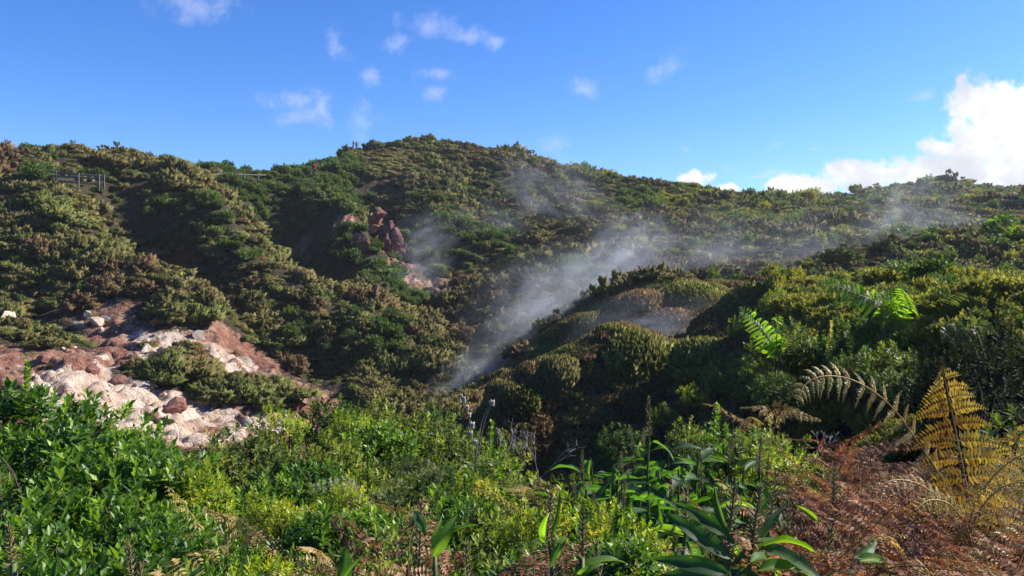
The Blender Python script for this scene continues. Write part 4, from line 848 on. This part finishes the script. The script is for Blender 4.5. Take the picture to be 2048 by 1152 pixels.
NB_ = [
 ('laurel', 30, 745, 7.0, 'tall glossy laurel bush with the highest tip, in front of the red bank', .85), ('laurel2', 130, 800, 6.6, 'glossy laurel bush just below the flat clay terrace', .95), ('laurel', 230, 850, 6.4, 'glossy laurel bush directly under the pale terrace edge', .9),
 ('laurel3', 60, 880, 5.6, 'dense laurel bush in the middle of the glossy green mass', 1.0), ('laurel2', 180, 920, 5.4, 'dense laurel bush with large leaves in the glossy green mass', 1.0), ('laurel', 310, 905, 5.9, 'laurel bush at the outer edge of the glossy green mass', .85),
 ('laurel', 10, 980, 4.6, 'shaded laurel bush above the ginger seed spike', .9), ('laurel3', 120, 1010, 4.4, 'lower laurel bush with dark gaps', .95), ('laurel2', 260, 1000, 4.7, 'lower laurel bush beside the yellowing bush', .9), ('laurel', 180, 1080, 3.7, 'lowest laurel bush behind the pale seed spikes', .8),
 ('laurel3', -60, 820, 6.2, 'laurel bush cut by the picture edge below the red bank', .9), ('laurel2', 330, 1060, 4.2, 'laurel bush above the rolled ginger leaf', .75),
 ('yellow', 405, 930, 5.7, 'yellowing bush at the edge of the laurel mass', .5), ('yellow', 560, 815, 9.6, 'golden yellow bush topping the middle thicket below the pink flat', .6), ('green', 480, 850, 9.2, 'dark green bush in front of the pink clay flat', .9), ('olive', 420, 870, 8.8, 'olive bush between the laurel mass and the clay terraces', .8),
 ('green', 650, 790, 10.5, 'leafy bush reaching highest in the middle thicket', .9), ('yellow', 700, 815, 10.0, 'yellow green bush behind the olive bushes', .7), ('olive', 760, 800, 11.0, 'loose olive bush against the steaming hollow', .9), ('green', 860, 815, 10.0, 'bright green bush beside the feathery seed heads', .8), ('olive2', 820, 840, 9.2, 'olive bush in front of the steaming hollow', .9),
 ('olive', 930, 840, 9.0, 'yellowish olive bush under the feathery seed heads', .85), ('olive2', 1000, 900, 8.0, 'fine leaved bush beside the bleached twigs', .7), ('green', 550, 900, 7.6, 'dark green bush in the shaded centre of the thicket', .9), ('olive2', 640, 880, 7.8, 'brownish olive bush in the thicket behind the golden one', .8), ('olive', 760, 900, 7.6, 'dry looking olive bush in the centre of the thicket', .85),
 ('laurel3', 500, 960, 6.0, 'upright green bush with yellow shoots beside the shaded hollow', .7), ('yellow', 530, 985, 5.5, 'pale leaved bush beside the shaded hollow', .45), ('green', 880, 930, 6.8, 'dark bush below the olive bushes', .7), ('olive2', 990, 960, 6.4, 'bush at the brink of the dark gap', .6), ('laurel', 650, 1010, 4.8, 'green bush with upright shoots above the dried ferns', .6), ('yellow', 690, 965, 5.6, 'small bright yellow bush in the dark hollow', .35),
 ('laurel3', 440, 1060, 4.0, 'dark bush beside the tan fern', .6), ('olive', 330, 1130, 3.1, 'low bush behind the seed spike at the bottom', .5), ('yellow', 490, 1120, 3.0, 'yellow leaved bush at the bottom beside the dried ferns', .4), ('green', 800, 1060, 4.0, 'low green bush in front of the dark hollow', .6), ('olive2', 720, 1070, 3.8, 'low olive bush left of the tall ginger plant', .5),
 ('yellow', 1180, 970, 4.6, 'bright yellow green bush between the two ginger plants', .62), ('yellow', 1260, 1010, 4.2, 'yellow green bush below the ginger thicket', .45), ('yellow', 1060, 1005, 4.8, 'yellow green bush tip beside the upright rolled ginger leaf', .4), ('green', 1150, 1060, 3.9, 'small leaved green bush below the bright yellow green one', .6), ('olive', 1300, 1080, 3.4, 'low olive bush at the foot of the big ginger leaves', .5), ('olive2', 980, 1040, 4.4, 'low olive bush behind the dead ferns', .6),
 ('olive', 1560, 850, 6.4, 'olive bush at the end of the ginger thicket beside the dark bank', .5), ('olive2', 1480, 870, 6.8, 'loose bush behind the ginger seed spikes', .7), ('olive', 1390, 840, 8.0, 'pale bush on the dark slope above the ginger thicket', .5), ('olive2', 1660, 920, 5.6, 'thin bush among the red dead ferns', .4), ('green', 1250, 850, 7.4, 'small green bush against the dark slope above the ginger', .4),
 ('yellow', 1540, 880, 5.8, 'yellow green bush between the ginger thicket and the rust bracken', .5), ('olive', 1590, 930, 5.0, 'olive bush at the edge of the rust bracken', .5), ('laurel3', 1470, 840, 6.8, 'leafy bush rising behind the ginger thicket', .45), ('laurel', 740, 1010, 4.8, 'bright green bush in the open middle of the thicket', .6), ('laurel2', 880, 990, 5.4, 'glossy green bush behind the bright ginger leaf', .6), ('laurel3', 980, 985, 5.2, 'green bush near the dark gap with broad leaves', .5), ('laurel', 1240, 1060, 3.6, 'glossy bush between the folded ginger leaves', .4),
 ('green', 1090, 1090, 3.4, 'low bush in front of the dark gap', .5),
]
for k, px, py, dd, lb, w in NB_: near_bush(k, px, py, dd, lb, None, w)
rb = random.Random(5)
for i in range(64):
    px = rb.uniform(-80, 1100); d = rb.uniform(2.9, 8.8); pt = 1152 - (d - 2.4) * 60 + rb.uniform(10, 80)
    if px < 330: d = min(d, 7.2); pt = max(1120 - (d - 2.9) * 85 + rb.uniform(0, 70), 800 + px * .25)
    if px > 1000 and pt < 1000: px -= 120
    if px < 330: k = rb.choice(['laurel', 'laurel2', 'laurel3'])
    else: k = rb.choice(['green', 'olive', 'olive2', 'laurel3', 'olive', 'yellow', 'laurel'])
    near_bush(k, px, max(pt, 850 if px > 330 else 760), d, 'green bush filling the laurel bank' if px < 330 else 'mixed green bush filling the middle thicket', 'bushes filling the laurel bank' if px < 330 else 'bushes filling the middle thicket', rb.uniform(.42, .7))
# bank of bushes on the far side of the gap and the large shaded bush
for k, px, py, dd, lb, w in (
 ('green', 1560, 640, 15.0, 'dark leafy bush beside the glowing curled frond', 1.0), ('olive', 1620, 650, 15.5, 'olive bush under the long bright frond', 1.1), ('green', 1680, 665, 14.5, 'leafy bush below the group of fronds', 1.1), ('olive2', 1740, 640, 15.0, 'loose pale green bush under the pale silvery frond', 1.0), ('green', 1720, 700, 13.2, 'green bush with upright shoots on the bank', .9), ('olive2', 1800, 690, 13.0, 'small leaved bush in the middle of the bank', .9), ('green', 1780, 740, 12.2, 'green bush low on the bank above the tan fern', .6),
 ('olive', 1850, 640, 15.5, 'yellowish bush beside the drooping frond', 1.1), ('olive', 1930, 600, 17, 'yellowish bush on top of the bank', 1.2), ('olive2', 2010, 590, 16.5, 'olive bush above the large shaded bush', 1.2), ('olive', 1700, 570, 19, 'tall olive bush rising behind the fronds', 1.1), ('olive2', 1760, 545, 20, 'tallest olive bush behind the fronds', 1.1),
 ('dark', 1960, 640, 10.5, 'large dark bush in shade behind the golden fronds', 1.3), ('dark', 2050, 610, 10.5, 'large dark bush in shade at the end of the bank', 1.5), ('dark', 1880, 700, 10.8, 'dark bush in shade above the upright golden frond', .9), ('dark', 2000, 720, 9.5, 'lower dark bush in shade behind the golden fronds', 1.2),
 ('yellow', 1390, 775, 17.5, 'small yellow green bush glowing on the dark face below the domes', .6), ('olive', 1440, 730, 19.5, 'olive bush in the shaded hollow beside the largest dome', .9), ('olive2', 1505, 735, 17.8, 'loose olive bush at the edge of the shaded hollow', .9), ('olive', 1570, 770, 15.5, 'olive bush on the shaded bank behind the rust bracken', .8), ('olive', 1330, 815, 17.5, 'olive bush low on the dark face under the clay block', .6), ('olive2', 1600, 700, 15.2, 'pale olive bush under the curled frond', .9),
 ('olive2', 1480, 640, 21, 'straggly bush on the flank of the dark heather mound', .7)):
    near_bush(k, px, py, dd, lb, None, w)

rq = random.Random(31)
for i in range(46):
    px = rq.uniform(1540, 2090); d = rq.uniform(12.5, 22); py = 830 - (d - 10) * 24 + rq.uniform(-20, 40)
    if px > 1840 and d < 14: continue
    near_bush(rq.choice(['green', 'olive2', 'olive', 'green', 'yellow']), px, max(py, 575), d, 'leafy bush in the layered thicket on the bank around the green fronds', 'bushes layered on the bank', rq.uniform(.5, .95))
for i in range(70):
    px = rq.uniform(1560, 2120); p = ground_hit(px, rq.uniform(455, 590), 16)
    if p is None or p[1] > 60: continue
    o = link('broadleaf_bush', BROAD[rq.choice([2, 2, 3])]); sc = rq.uniform(.35, .7); o.location = p - np.array([0, 0, .05]); o.scale = (sc, sc, sc * rq.uniform(.8, 1.3)); o.rotation_euler = (0, 0, rq.uniform(0, 6.3)); tag(o, 'sunlit yellow green bush on the slope between the bank and the viewing deck', 'bush', 'sunlit bushes before the viewing deck')
for i in range(60):
    side = rq.choice([0, 1, 1]); px = rq.uniform(2080, 3300) if side else rq.uniform(-900, -60); d = rq.uniform(3.0, 10) if side else rq.uniform(3, 8)
    t = at(px, 900, d); e_z = hz(t[0], t[1]) + rq.uniform(.7, 1.1); v_ = (e_z / t[1]); py = H / 2 - math.tan(math.atan(v_) + PITCH) * FPX
    near_bush(rq.choice(['olive', 'green', 'dark', 'olive2']) if side else rq.choice(['laurel', 'laurel2', 'laurel3']), px, py, d, 'bush of the thicket continuing past the rust bracken' if side else 'laurel bush continuing the glossy green bank', 'thicket past the rust bracken' if side else 'laurel bank continuing sideways', rq.uniform(.55, .85))
# upright leafy shoots
def shoot_mesh(name, m, seed, Hh=.8):
    rng = np.random.default_rng(seed); n = 150; z = rng.random(n) ** .8; az = np.arange(n) * 2.4
    p = np.c_[.02 * np.sin(z * 5), .02 * np.cos(z * 4), z * Hh]; d = np.c_[np.cos(az), np.sin(az), .35 + .9 * z ** 3]
    V, F = scatter(LEAF_V, LEAF_F, p, d, np.tile([0, 0, 1.], (n, 1)) + rng.normal(0, .3, (n, 3)), rng.uniform(.06, .1, n) * (1.1 - .4 * z), 1.1)
    return make_mesh(name, V, [F], m, np.repeat(np.clip(.4 + .3 * z + rng.normal(0, .12, n), 0, 1), 5))
SHOOT = [shoot_mesh('foliage', M['laurel'], 1), shoot_mesh('foliage', M['laurel_yellow'], 2), shoot_mesh('foliage', M['far_leaf'], 3)]
sv, sf = tube(np.array([[0, 0, -.8], [0, .01, 0], [.01, .0, .4], [0, 0, .8]]), .012, .004, 5); SHST = make_mesh('stem', sv, [sf], M['stem'])
for px, py, d, k, lb in ((930, 930, 5.6, 0, 'bright green leafy shoot standing up left of the dark gap'), (735, 890, 7.2, 0, 'leafy upright shoot in the centre of the thicket'), (790, 890, 7.4, 2, 'second leafy upright shoot in the centre of the thicket, darker'), (980, 840, 8.2, 0, 'leafy shoot beside the feathery seed heads'), (1000, 900, 6.6, 0, 'dark green shoot at the brink of the dark gap'), (640, 1000, 4.6, 0, 'leafy green shoot above the dried ferns'), (560, 870, 8.0, 2, 'shoot in the shaded part of the thicket'), (1160, 1040, 3.6, 0, 'leafy green shoot below the yellow bush'),
    (1430, 805, 7.2, 0, 'short green shoot behind the ginger leaves'), (1765, 590, 14.2, 2, 'leafy shoot in front of the pale silvery frond'), (1700, 640, 13.6, 0, 'bright leafy shoot on the bank'), (1735, 690, 12.8, 0, 'leafy shoot low on the bank'), (1830, 700, 12, 2, 'thin leafy shoot beside the shaded bush'), (1660, 640, 14, 1, 'pale leafy shoot under the long frond'), (50, 720, 6.8, 0, 'laurel shoot rising above the rest in front of the clay'), (100, 960, 4.9, 0, 'young leafy shoot in the laurel mass'), (300, 1010, 4.4, 0, 'young leafy shoot beside the lower laurel')):
    t = at(px, py, d); e = empty('leafy_shoot', (t[0], t[1], t[2] - .82), rg.uniform(0, 6)); tag(e, lb, 'shoot'); link('foliage', SHOOT[k], e); link('stem', SHST, e)

# ------------------------------------------------------------------ ginger plants
def ginger_leaf(seed, fold=.25, arch=.5, twist=0.):
    rng = np.random.default_rng(seed); n = 11; u = np.linspace(0, 1, n); w = .13 * np.sin(np.clip(u, 0, 1) ** .8 * math.pi) ** .75 * (1 - .25 * u); w[0] = .012; w[-1] = .002
    a = arch * u; y = np.cumsum(np.cos(a)) / n; z = -np.cumsum(np.sin(a)) / n; V = []
    for i in range(n):
        tw = twist * u[i]; wave = .012 * math.sin(u[i] * 14 + seed)
        for s in (-1, -.5, 0, .5, 1):
            x = s * w[i] * math.cos(fold * abs(s)); zz = abs(s) * w[i] * math.sin(fold + .15) + wave * s * abs(s) * 1.2
            V.append((x * math.cos(tw) - zz * math.sin(tw), y[i], z[i] + x * math.sin(tw) + zz * math.cos(tw)))
    F = []
    for i in range(n - 1):
        for j in range(4): b = i * 5 + j; F.append((b, b + 1, b + 6, b + 5))
    t = np.repeat(.45 + .25 * (rng.random(n) - .5), 5); t[2::5] = .95
    return make_mesh('leaf', np.array(V), [np.array(F)], M['ginger'], t, True)
GLEAF = [ginger_leaf(1, .25, .5), ginger_leaf(2, .5, .9), ginger_leaf(3, .15, .25), ginger_leaf(4, .35, 1.5, .6), ginger_leaf(5, .8, .5, -.5), ginger_leaf(6, .3, 1.0, -.8)]
GLEAFB = [m_.copy() for m_ in GLEAF]
for m_ in GLEAFB: m_.materials[0] = M['ginger_backlit']
def spike_mesh(seed, Hh=.24):
    rng = np.random.default_rng(seed); a = Acc(); V, F = tube(np.array([[0, 0, 0], [0, 0, Hh * .5], [0.004, 0, Hh]]), .007, .003, 6); a.add(V, F, .35)
    nw = 13
    for i in range(nw):
        f = i / (nw - 1); z = .01 + f * (Hh - .02)
        for j in range(6):
            az = j * 1.047 + i * .5 + rng.normal(0, .12); el = .35 + .75 * f ** 2 + rng.normal(0, .12); L = (.036 - .012 * f) * rng.uniform(.75, 1.15)
            d = np.array([math.cos(az) * math.cos(el), math.sin(az) * math.cos(el), math.sin(el)]); b = np.array([0, 0, z])
            V, F = tube(np.array([b, b + d * L * .55, b + d * L + [0, 0, .004]]), .0036, .0012, 4); a.add(V, F, np.clip(rng.normal(.5, .18), 0, 1))
    return a.mesh('seed_spike', M['spike'])
SPK = [spike_mesh(1), spike_mesh(2, .20), spike_mesh(3, .28)]
GST = []
for q in range(3):
    rng_ = np.random.default_rng(q); V, F = tube(spline(np.array([[0, 0, 0], [.01, .01, .4], [.03 * (q - 1), .02, .8], [.05 * (q - 1), .03, 1.0]]), 10), .012, .007, 7); GST.append(make_mesh('stem', V, [F], M['green_stem']))
def ginger(px, pytop, d, label, spike=True, leaves=8, group=None, lsz=.34, height_=None, rz=None, sp=None, lean=.0, seed=None, cat='ginger plant', ss=1.0):
    """stem tip at the picked point; leaves alternate below it"""
    rng = random.Random(seed if seed is not None else int(px * 7 + pytop)); t = at(px, pytop, d); g = hz(t[0], t[1]); sh = .22 * ss if spike else 0
    hh = max(t[2] - g - sh, .45); e = empty('ginger_plant', (t[0], t[1], t[2] - sh - hh), rz if rz is not None else rng.uniform(0, 6.28)); tag(e, label, cat, group)
    q = rng.randrange(3); st = link('stem', GST[q], e); st.scale = (1, 1, hh); tipx, tipy = .05 * (q - 1), .03
    if spike:
        s = link('seed_spike', SPK[sp if sp is not None else rng.randrange(3)], e); s.location = (tipx, tipy, hh - .015); s.rotation_euler = (rng.uniform(-.1, .1), rng.uniform(-.1, .1), rng.uniform(0, 6)); s.scale = (ss,) * 3
    for i in range(leaves):
        f = 1 - .72 * (i + .3) / max(leaves, 1) * min(1, .75 / hh * 1.2); az = (i % 2) * math.pi + rng.uniform(-1.0, 1.0)
        l = link('leaf', rng.choice(GLEAFB if rng.random() < .16 else GLEAF), e); l.location = (tipx * f, tipy * f, hh * f); l.rotation_euler = (rng.uniform(-.65, .65), rng.uniform(-1.0, 1.0), az); k = lsz * rng.uniform(.75, 1.15); l.scale = (k * 1.25, k, k)
    return e
rgx = random.Random(77)
# the ginger thicket
TH = [(1170,885,5.6),(1215,900,5.3),(1195,875,6.0),(1285,835,6.3),(1330,860,5.6),(1245,880,5.9),(1370,860,5.9),(1410,850,6.2),(1450,860,5.8),(1480,900,5.2),(1400,900,5.2),(1350,925,4.9),(1290,930,4.9),(1240,945,4.8),(1190,950,4.9),(1440,945,4.7),(1500,950,4.6),(1320,890,5.4),(1260,860,6.2),(1385,880,5.6),(1150,940,5.2),(1470,930,5.0),(1130,955,5.4),(1520,905,5.4),(1300,965,4.5),(1420,980,4.4),(1230,915,5.3),(1360,900,5.2),(1180,985,4.3),(1250,1000,4.2),(1330,1000,4.1),(1390,1010,4.0),(1460,1000,4.2),(1510,990,4.3),(1270,960,4.7),(1340,950,4.8),(1420,930,5.0),(1475,970,4.5),(1210,965,4.8),(1160,920,5.6),(1380,970,4.5)]
for i, (px, py, d) in enumerate(TH):
    sp = i % 5 in (0, 3)
    py += 42
    ginger(px, py - (25 if sp else 0), d, 'ginger plant with a dry seed spike in the dark green thicket' if sp else 'ginger plant with broad leaves and no seed spike in the dark green thicket', sp, 15, 'ginger plants of the dark green thicket', .30, ss=.8)
# seed spikes standing in front
for px, py, d, lb, n in (
 (1290,810,5.2,'tallest seed spike above the ginger thicket against the dark slope',4),(1480,945,2.5,'long brown seed spike of the ginger in front of the rust bracken, tallest near one',7),(1345,960,3.0,'seed spike of the ginger in front of the thicket',5),(1445,985,2.6,'brown seed spike beside the long one',5),(1395,1080,2.5,'seed spike rising from the big folded ginger leaves',5),(1560,965,3.3,'seed spike among the red dead ferns',3),(1525,860,4.4,'thin seed spike standing over the dried bracken',3),(1600,1000,3.1,'seed spike half buried in red dead ferns',3),
 (1680,960,3.4,'lone seed spike in the middle of the dead bracken',2),(1155,1020,2.6,'brown seed spike to the side of the upright ginger leaf',3),(1095,985,3.2,'seed spike behind the upright ginger leaf',2),(1120,1110,2.4,'seed spike near the bottom beside the folded ginger leaf',3),(1200,1105,2.5,'pale seed spike behind the broad folded leaf',2),
 (25,1045,2.7,'pale seed spike over the ginger leaf beside the laurel mass',2),(268,1075,2.7,'pale seed spike at the bottom of the laurel mass',1),(290,1115,2.6,'shorter pale seed spike beside the other in the laurel mass',1),(845,1015,3.0,'pale seed spike behind the bright ginger leaf',2),(1640,1080,2.7,'short seed spike beside the fallen ginger leaf',4),(1560,1110,2.4,'short seed spike at the bottom of the rust bracken',3),(930,1110,2.6,'thin dry seed spike between the ginger leaves',0),(1060,1120,2.5,'thin dry seed spike below the dead fern',0),(715,1110,2.9,'broken seed spike beside the squared leaf',0)):
    ginger(px, py, d, lb, True, n, None, .30)
# single leaves one sees large: explicit poses  (base, tip, width scale, leaf kind)
def leaf_between(e, a, b, kind, w, roll=0.):
    o3 = np.array(e.location); a = np.array(a) - o3; b = np.array(b) - o3; y = b - a; L = np.linalg.norm(y); y = y / L; x = norm(np.cross(y, [-.45, -.75, .45])); z = np.cross(x, y)
    m = Matrix((x, y, z)).transposed() @ Matrix.Rotation(roll, 3, 'Y'); l = link('leaf', (GLEAFB if kind in (1, 3, 5) else GLEAF)[kind], e); l.matrix_local = Matrix.Translation(a) @ m.to_4x4() @ Matrix.Diagonal((L * w * 1.15, L * 1.15, L * 1.15, 1))
def big_ginger(label, base, leaves, stem=True):
    p = at(*base); e = empty('ginger_plant', p); tag(e, label, 'ginger plant')
    if stem:
        top = np.array(at(*leaves[0][0])) - p; V, F = tube(spline(np.array([[0, 0, -.8], [0, 0, 0], top * .5, top]), 8), .012, .006, 6); link('stem', make_mesh('stem', V, [F], M['green_stem']), e)
    for a, b, k, w, r in leaves: leaf_between(e, at(*a), at(*b), k, w, r)
    return e
big_ginger('ginger plant with large dark backlit leaves fanning out in front of the thicket', (1450, 1160, 2.4),
  [((1490,1100,2.4),(1370,1000,2.5),0,.9,.5),((1470,1080,2.4),(1415,985,2.5),4,.8,-.6),((1480,1130,2.35),(1345,1030,2.4),2,.8,.4),((1500,1110,2.4),(1600,1035,2.55),1,.9,-.9),((1490,1130,2.3),(1590,1075,2.4),3,.9,-.3),((1470,1150,2.2),(1330,1110,2.2),0,.9,.3),((1500,1145,2.3),(1640,1110,2.35),1,.8,-.4),((1470,1150,2.3),(1340,1145,2.3),2,.8,.2),((1510,1095,2.5),(1560,1010,2.6),2,.8,-.4)])
big_ginger('ginger plant with one upright rolled leaf and folded bright leaves', (1105, 1140, 2.6), [((1098,1085,2.6),(1125,985,2.65),4,.55,.8),((1100,1095,2.6),(1065,1055,2.5),1,1.1,-.7),((1105,1130,2.55),(1128,1050,2.6),3,1.2,.1),((1100,1140,2.5),(1115,1090,2.5),0,.9,.2)])
big_ginger('ginger with a broad bright folded leaf and one dark leaf reaching up', (870, 1130, 2.7), [((868,1105,2.7),(925,1020,2.8),1,.75,-.6),((862,1120,2.62),(902,1045,2.6),1,1.35,.5),((862,1095,2.7),(880,1040,2.7),5,.9,.6),((855,1075,2.75),(825,1010,2.9),0,.8,.5)])
big_ginger('ginger with a broad folded leaf lying low, bright along its edge', (1165, 1150, 2.4), [((1155,1145,2.4),(1240,1090,2.45),1,.9,-.5),((1150,1150,2.35),(1195,1130,2.3),3,.8,.2)])
big_ginger('torn squared ginger leaf standing at the bottom beside the dried fern', (685, 1180, 2.5), [((690,1180,2.5),(690,1105,2.5),2,1.5,.5),((680,1180,2.5),(700,1120,2.45),4,1.0,-.3)])
big_ginger('ginger with broad drooping green leaves at the bottom corner by the laurel mass', (30, 1160, 2.4), [((20,1160,2.4),(62,1098,2.4),1,1.0,-.4),((25,1165,2.4),(10,1100,2.45),3,1.0,.4),((110,1180,2.5),(105,1120,2.5),4,1.0,.4)])
big_ginger('single rolled ginger leaf poking up at the bottom', (370, 1180, 2.4), [((365,1170,2.4),(412,1125,2.45),4,.8,-.4)], False)
big_ginger('ginger with glossy fallen leaves in the rust bracken', (1730, 1140, 2.7), [((1700,1125,2.7),(1800,1105,2.75),1,.9,-.3),((1700,1120,2.7),(1770,1080,2.8),0,.8,.5),((1640,1050,3.1),(1605,1005,3.1),3,.8,.4),((1720,1140,2.65),(1640,1140,2.6),0,.8,.3)], False)

# ------------------------------------------------------------------ seed heads, twigs, sticks
def stalks(name, label, cat, origin, lines, m, r, heads=None, mh=None):
    p = np.array(origin); e = empty(name, origin); tag(e, label, cat); a = Acc()
    for l in lines: V, F = tube(spline(np.array(l) - p, 10), r, r * .35, 5); a.add(V, F)
    link('stem', a.mesh('stem', m), e)
    for (c, R_, n) in heads or []:
        rng = np.random.default_rng(n); d = rdir(n, rng); V, F = scatter(SPRIG_V, SPRIG_F, np.array(c) - p + d * R_ * rng.random((n, 1)), d + [0, 0, .6], rdir(n, rng), rng.uniform(.02, .045, n) * R_ / .04, .5); link('seed_head', make_mesh('seed_head', V, [F], mh, np.repeat(rng.random(n), 4)), e)
D9 = 8.6
stalks('seed_stalk', 'tall dry stalk with white feathery seed heads in front of the steaming hollow', 'seed stalk', at(945, 900, D9), [pix((950,960,D9),(945,880,D9),(935,820,D9),(922,788,D9)), pix((955,940,D9),(965,860,D9),(985,800,D9)), pix((950,930,D9),(962,850,D9),(975,815,D9))], M['twig'], .005,
  [(at(x, y, D9), r * .6, 70) for x, y, r in ((922,792,.03),(928,802,.035),(934,815,.04),(938,830,.04),(944,850,.05),(940,868,.05),(984,806,.05),(950,885,.04),(928,797,.03))], M['fluff'])
def twigs(label, px, py, d, size, seed):
    rng = random.Random(seed); b = at(px, py + size, d); ls = []
    def grow(p, dr, L, depth):
        q = p + dr * L * .5 + np.array([rng.gauss(0, .12), rng.gauss(0, .1), 0]) * L * .4; e_ = p + dr * L; ls.append([p, q, e_])
        if depth:
            for _ in range(rng.choice([2, 3])): grow(p + (e_ - p) * rng.uniform(.5, 1), norm(dr + np.array([rng.gauss(0, .55), rng.gauss(0, .4), rng.gauss(.1, .3)])), L * rng.uniform(.45, .7), depth - 1)
    s = size * d / FPX
    for _ in range(2): grow(b, norm(np.array([rng.gauss(0, .35), rng.gauss(0, .3), 1.])), s * .62, 3)
    stalks('bare_twig', label, 'twigs', b, ls, M['twig'], .0032)
twigs('bleached bare twig in front of the dark gap, branching like antlers', 1010, 845, 7.4, 70, 1)
twigs('tall thin bleached twig standing alone in front of the dark gap', 1078, 850, 7.0, 110, 2)
twigs('tangle of grey twigs on the edge of the dead bracken', 1640, 865, 5.6, 60, 3)
twigs('small bleached twigs beside the fine leaved bush', 1050, 870, 7.2, 60, 4)
twigs('grey twig poking from the red dead ferns below the arching frond', 1760, 875, 5.4, 50, 6)
def stick(px, py, px2, py2, label, r=.05, m='twig'):
    a = ground_hit(px, py, 20); b = at(px2, py2, a[1] - .3); a = at(px, py, a[1] - .3); p = a; V, F = tube(spline(np.array([a, (a + b) / 2 + [0, 0, .06], b]) - p, 8), r, r * .5, 6); o = link('fallen_branch', make_mesh('fallen_branch', V, [F], M[m], shade=True)); o.location = p; tag(o, label, 'branch')
stick(1415, 437, 1438, 428, 'short pale broken branch lying on the slope across the hollow', .1)
stick(770, 500, 800, 512, 'thin bare branch across the face of the pinkish outcrop', .08)
stick(560, 700, 700, 715, 'grey dead branch on the spur below the leafy bushes', .04)
p = ground_hit(1536, 478, 20); a = Acc(); V, F = beam(np.array([0, 0, -.3]), np.array([0, 0, .55]), .16, .16); a.add(V, F); o = link('marker_post', a.mesh('marker_post', M['pale_wood'])); o.location = p + np.array([0, 0, .3]); tag(o, 'short pale marker post standing alone on the heath across the hollow', 'post')
o.modifiers.new('edge', 'BEVEL').width = .02

# ------------------------------------------------------------------ steam
def steam_mat(dens, scale, lo, hi):
    m, b, o = mat('steam'); tcx = b.n('ShaderNodeTexCoord'); oi = b.n('ShaderNodeObjectInfo')
    r = b.vec('LENGTH', tcx.outputs['Object']); f = b.math('SUBTRACT', 1.0, r, clamp=True); f = b.math('MULTIPLY', b.math('POWER', f, 1.25), 1.5)
    mp = b.n('ShaderNodeMapping'); mp.inputs['Scale'].default_value = (1.0, 1.7, 1.7); m.node_tree.links.new(tcx.outputs['Object'], mp.inputs[0])
    q = b.vec('ADD', mp.outputs[0], b.comb(b.math('MULTIPLY', oi.outputs['Random'], 37.), b.math('MULTIPLY', oi.outputs['Random'], 11.), 0.))
    n = b.ramp(b.noise(q, scale * 3.2, 5, .62), lo, hi)
    v = b.n('ShaderNodeVolumePrincipled'); v.inputs['Color'].default_value = (.84, .91, 1, 1); v.inputs['Anisotropy'].default_value = .3
    b.set(v.inputs['Density'], b.math('MULTIPLY', b.math('MULTIPLY', f, n), dens)); m.node_tree.links.new(v.outputs[0], o.inputs['Volume']); return m
SM = {}
def puff(label, a, b, rad, dens, scale=.6, lo=.41, hi=.70):
    """an elongated ellipsoid of steam from point a to point b"""
    A, B = np.array(at(*a)), np.array(at(*b)); c = (A + B) / 2; L = np.linalg.norm(B - A) / 2 + rad * .5
    bm = bmesh.new(); bmesh.ops.create_icosphere(bm, subdivisions=3, radius=1.03); me = bpy.data.meshes.new('steam_plume'); bm.to_mesh(me); bm.free()
    key = (dens, scale, lo, hi)
    if key not in SM: SM[key] = steam_mat(*key)
    me.materials.append(SM[key]); o = link('steam_plume', me); o.location = c
    q = Vector(B - A).to_track_quat('X', 'Z'); o.rotation_euler = q.to_euler(); o.scale = (L, rad, rad); tag(o, label, kind='stuff')
for p in (
 ('dense bluish steam rising from the vent at the bottom of the hollow', (880,820,36.5), (1010,720,38), 2.2, .28),
 ('steam drifting up the hollow behind the flat topped dome', (960,760,38.5), (1150,620,42), 3.2, .18),
 ('brightest part of the steam plume over the heather crest', (1030,690,40), (1210,550,46), 3.6, .16),
 ('wide veil of steam beside the main plume against the dark thicket', (980,700,42), (1150,560,50), 4.6, .07),
 ('steam streaming up between the dark thicket and the heather crest', (1130,600,46), (1310,490,54), 4.4, .105),
 ('upper wisp of the main steam plume against the far slope', (1220,530,52), (1310,450,58), 3.2, .09),
 ('thin steam spreading across the slope beyond the domes', (1240,560,46), (1580,500,50), 4.6, .06),
 ('thin steam layer lying along the hollow to the brow', (1460,540,47), (1820,480,54), 4.6, .038),
 ('steam in the trough behind the largest dome', (1160,680,29.8), (1430,640,30), 2.0, .15),
 ('thin steam over the shoulder of the central peak', (1040,340,92), (1190,460,82), 6.5, .05),
 ('small steam puff beside the central rock outcrop', (805,490,68), (900,465,70), 3.2, .11),
 ('small steam puff at the foot of the rock outcrop', (805,565,61), (880,520,63), 2.6, .14),
 ('faint steam above the heath on the lower peak', (920,440,80), (1040,490,76), 4.4, .06),
 ('thin steam drifting up below the far hill', (1740,490,56), (1860,370,62), 3.8, .06),
 ('steam over the heath below the viewing deck', (1790,465,58), (1990,440,62), 2.8, .06),
): puff(*p)

# ------------------------------------------------------------------ the air
hv, hf = box(40, 130, 10, 560, 290, 62)
hm, hb, ho = mat('haze'); vp = hb.n('ShaderNodeVolumePrincipled'); vp.inputs['Color'].default_value = (.86, .92, 1, 1); vp.inputs['Density'].default_value = .00025; vp.inputs['Anisotropy'].default_value = .2
hm.node_tree.links.new(vp.outputs[0], ho.inputs['Volume'])
hz_ = link('haze', make_mesh('haze', hv, [hf], hm)); tag(hz_, 'faint blue haze in the air over the valley and the hills', kind='stuff')
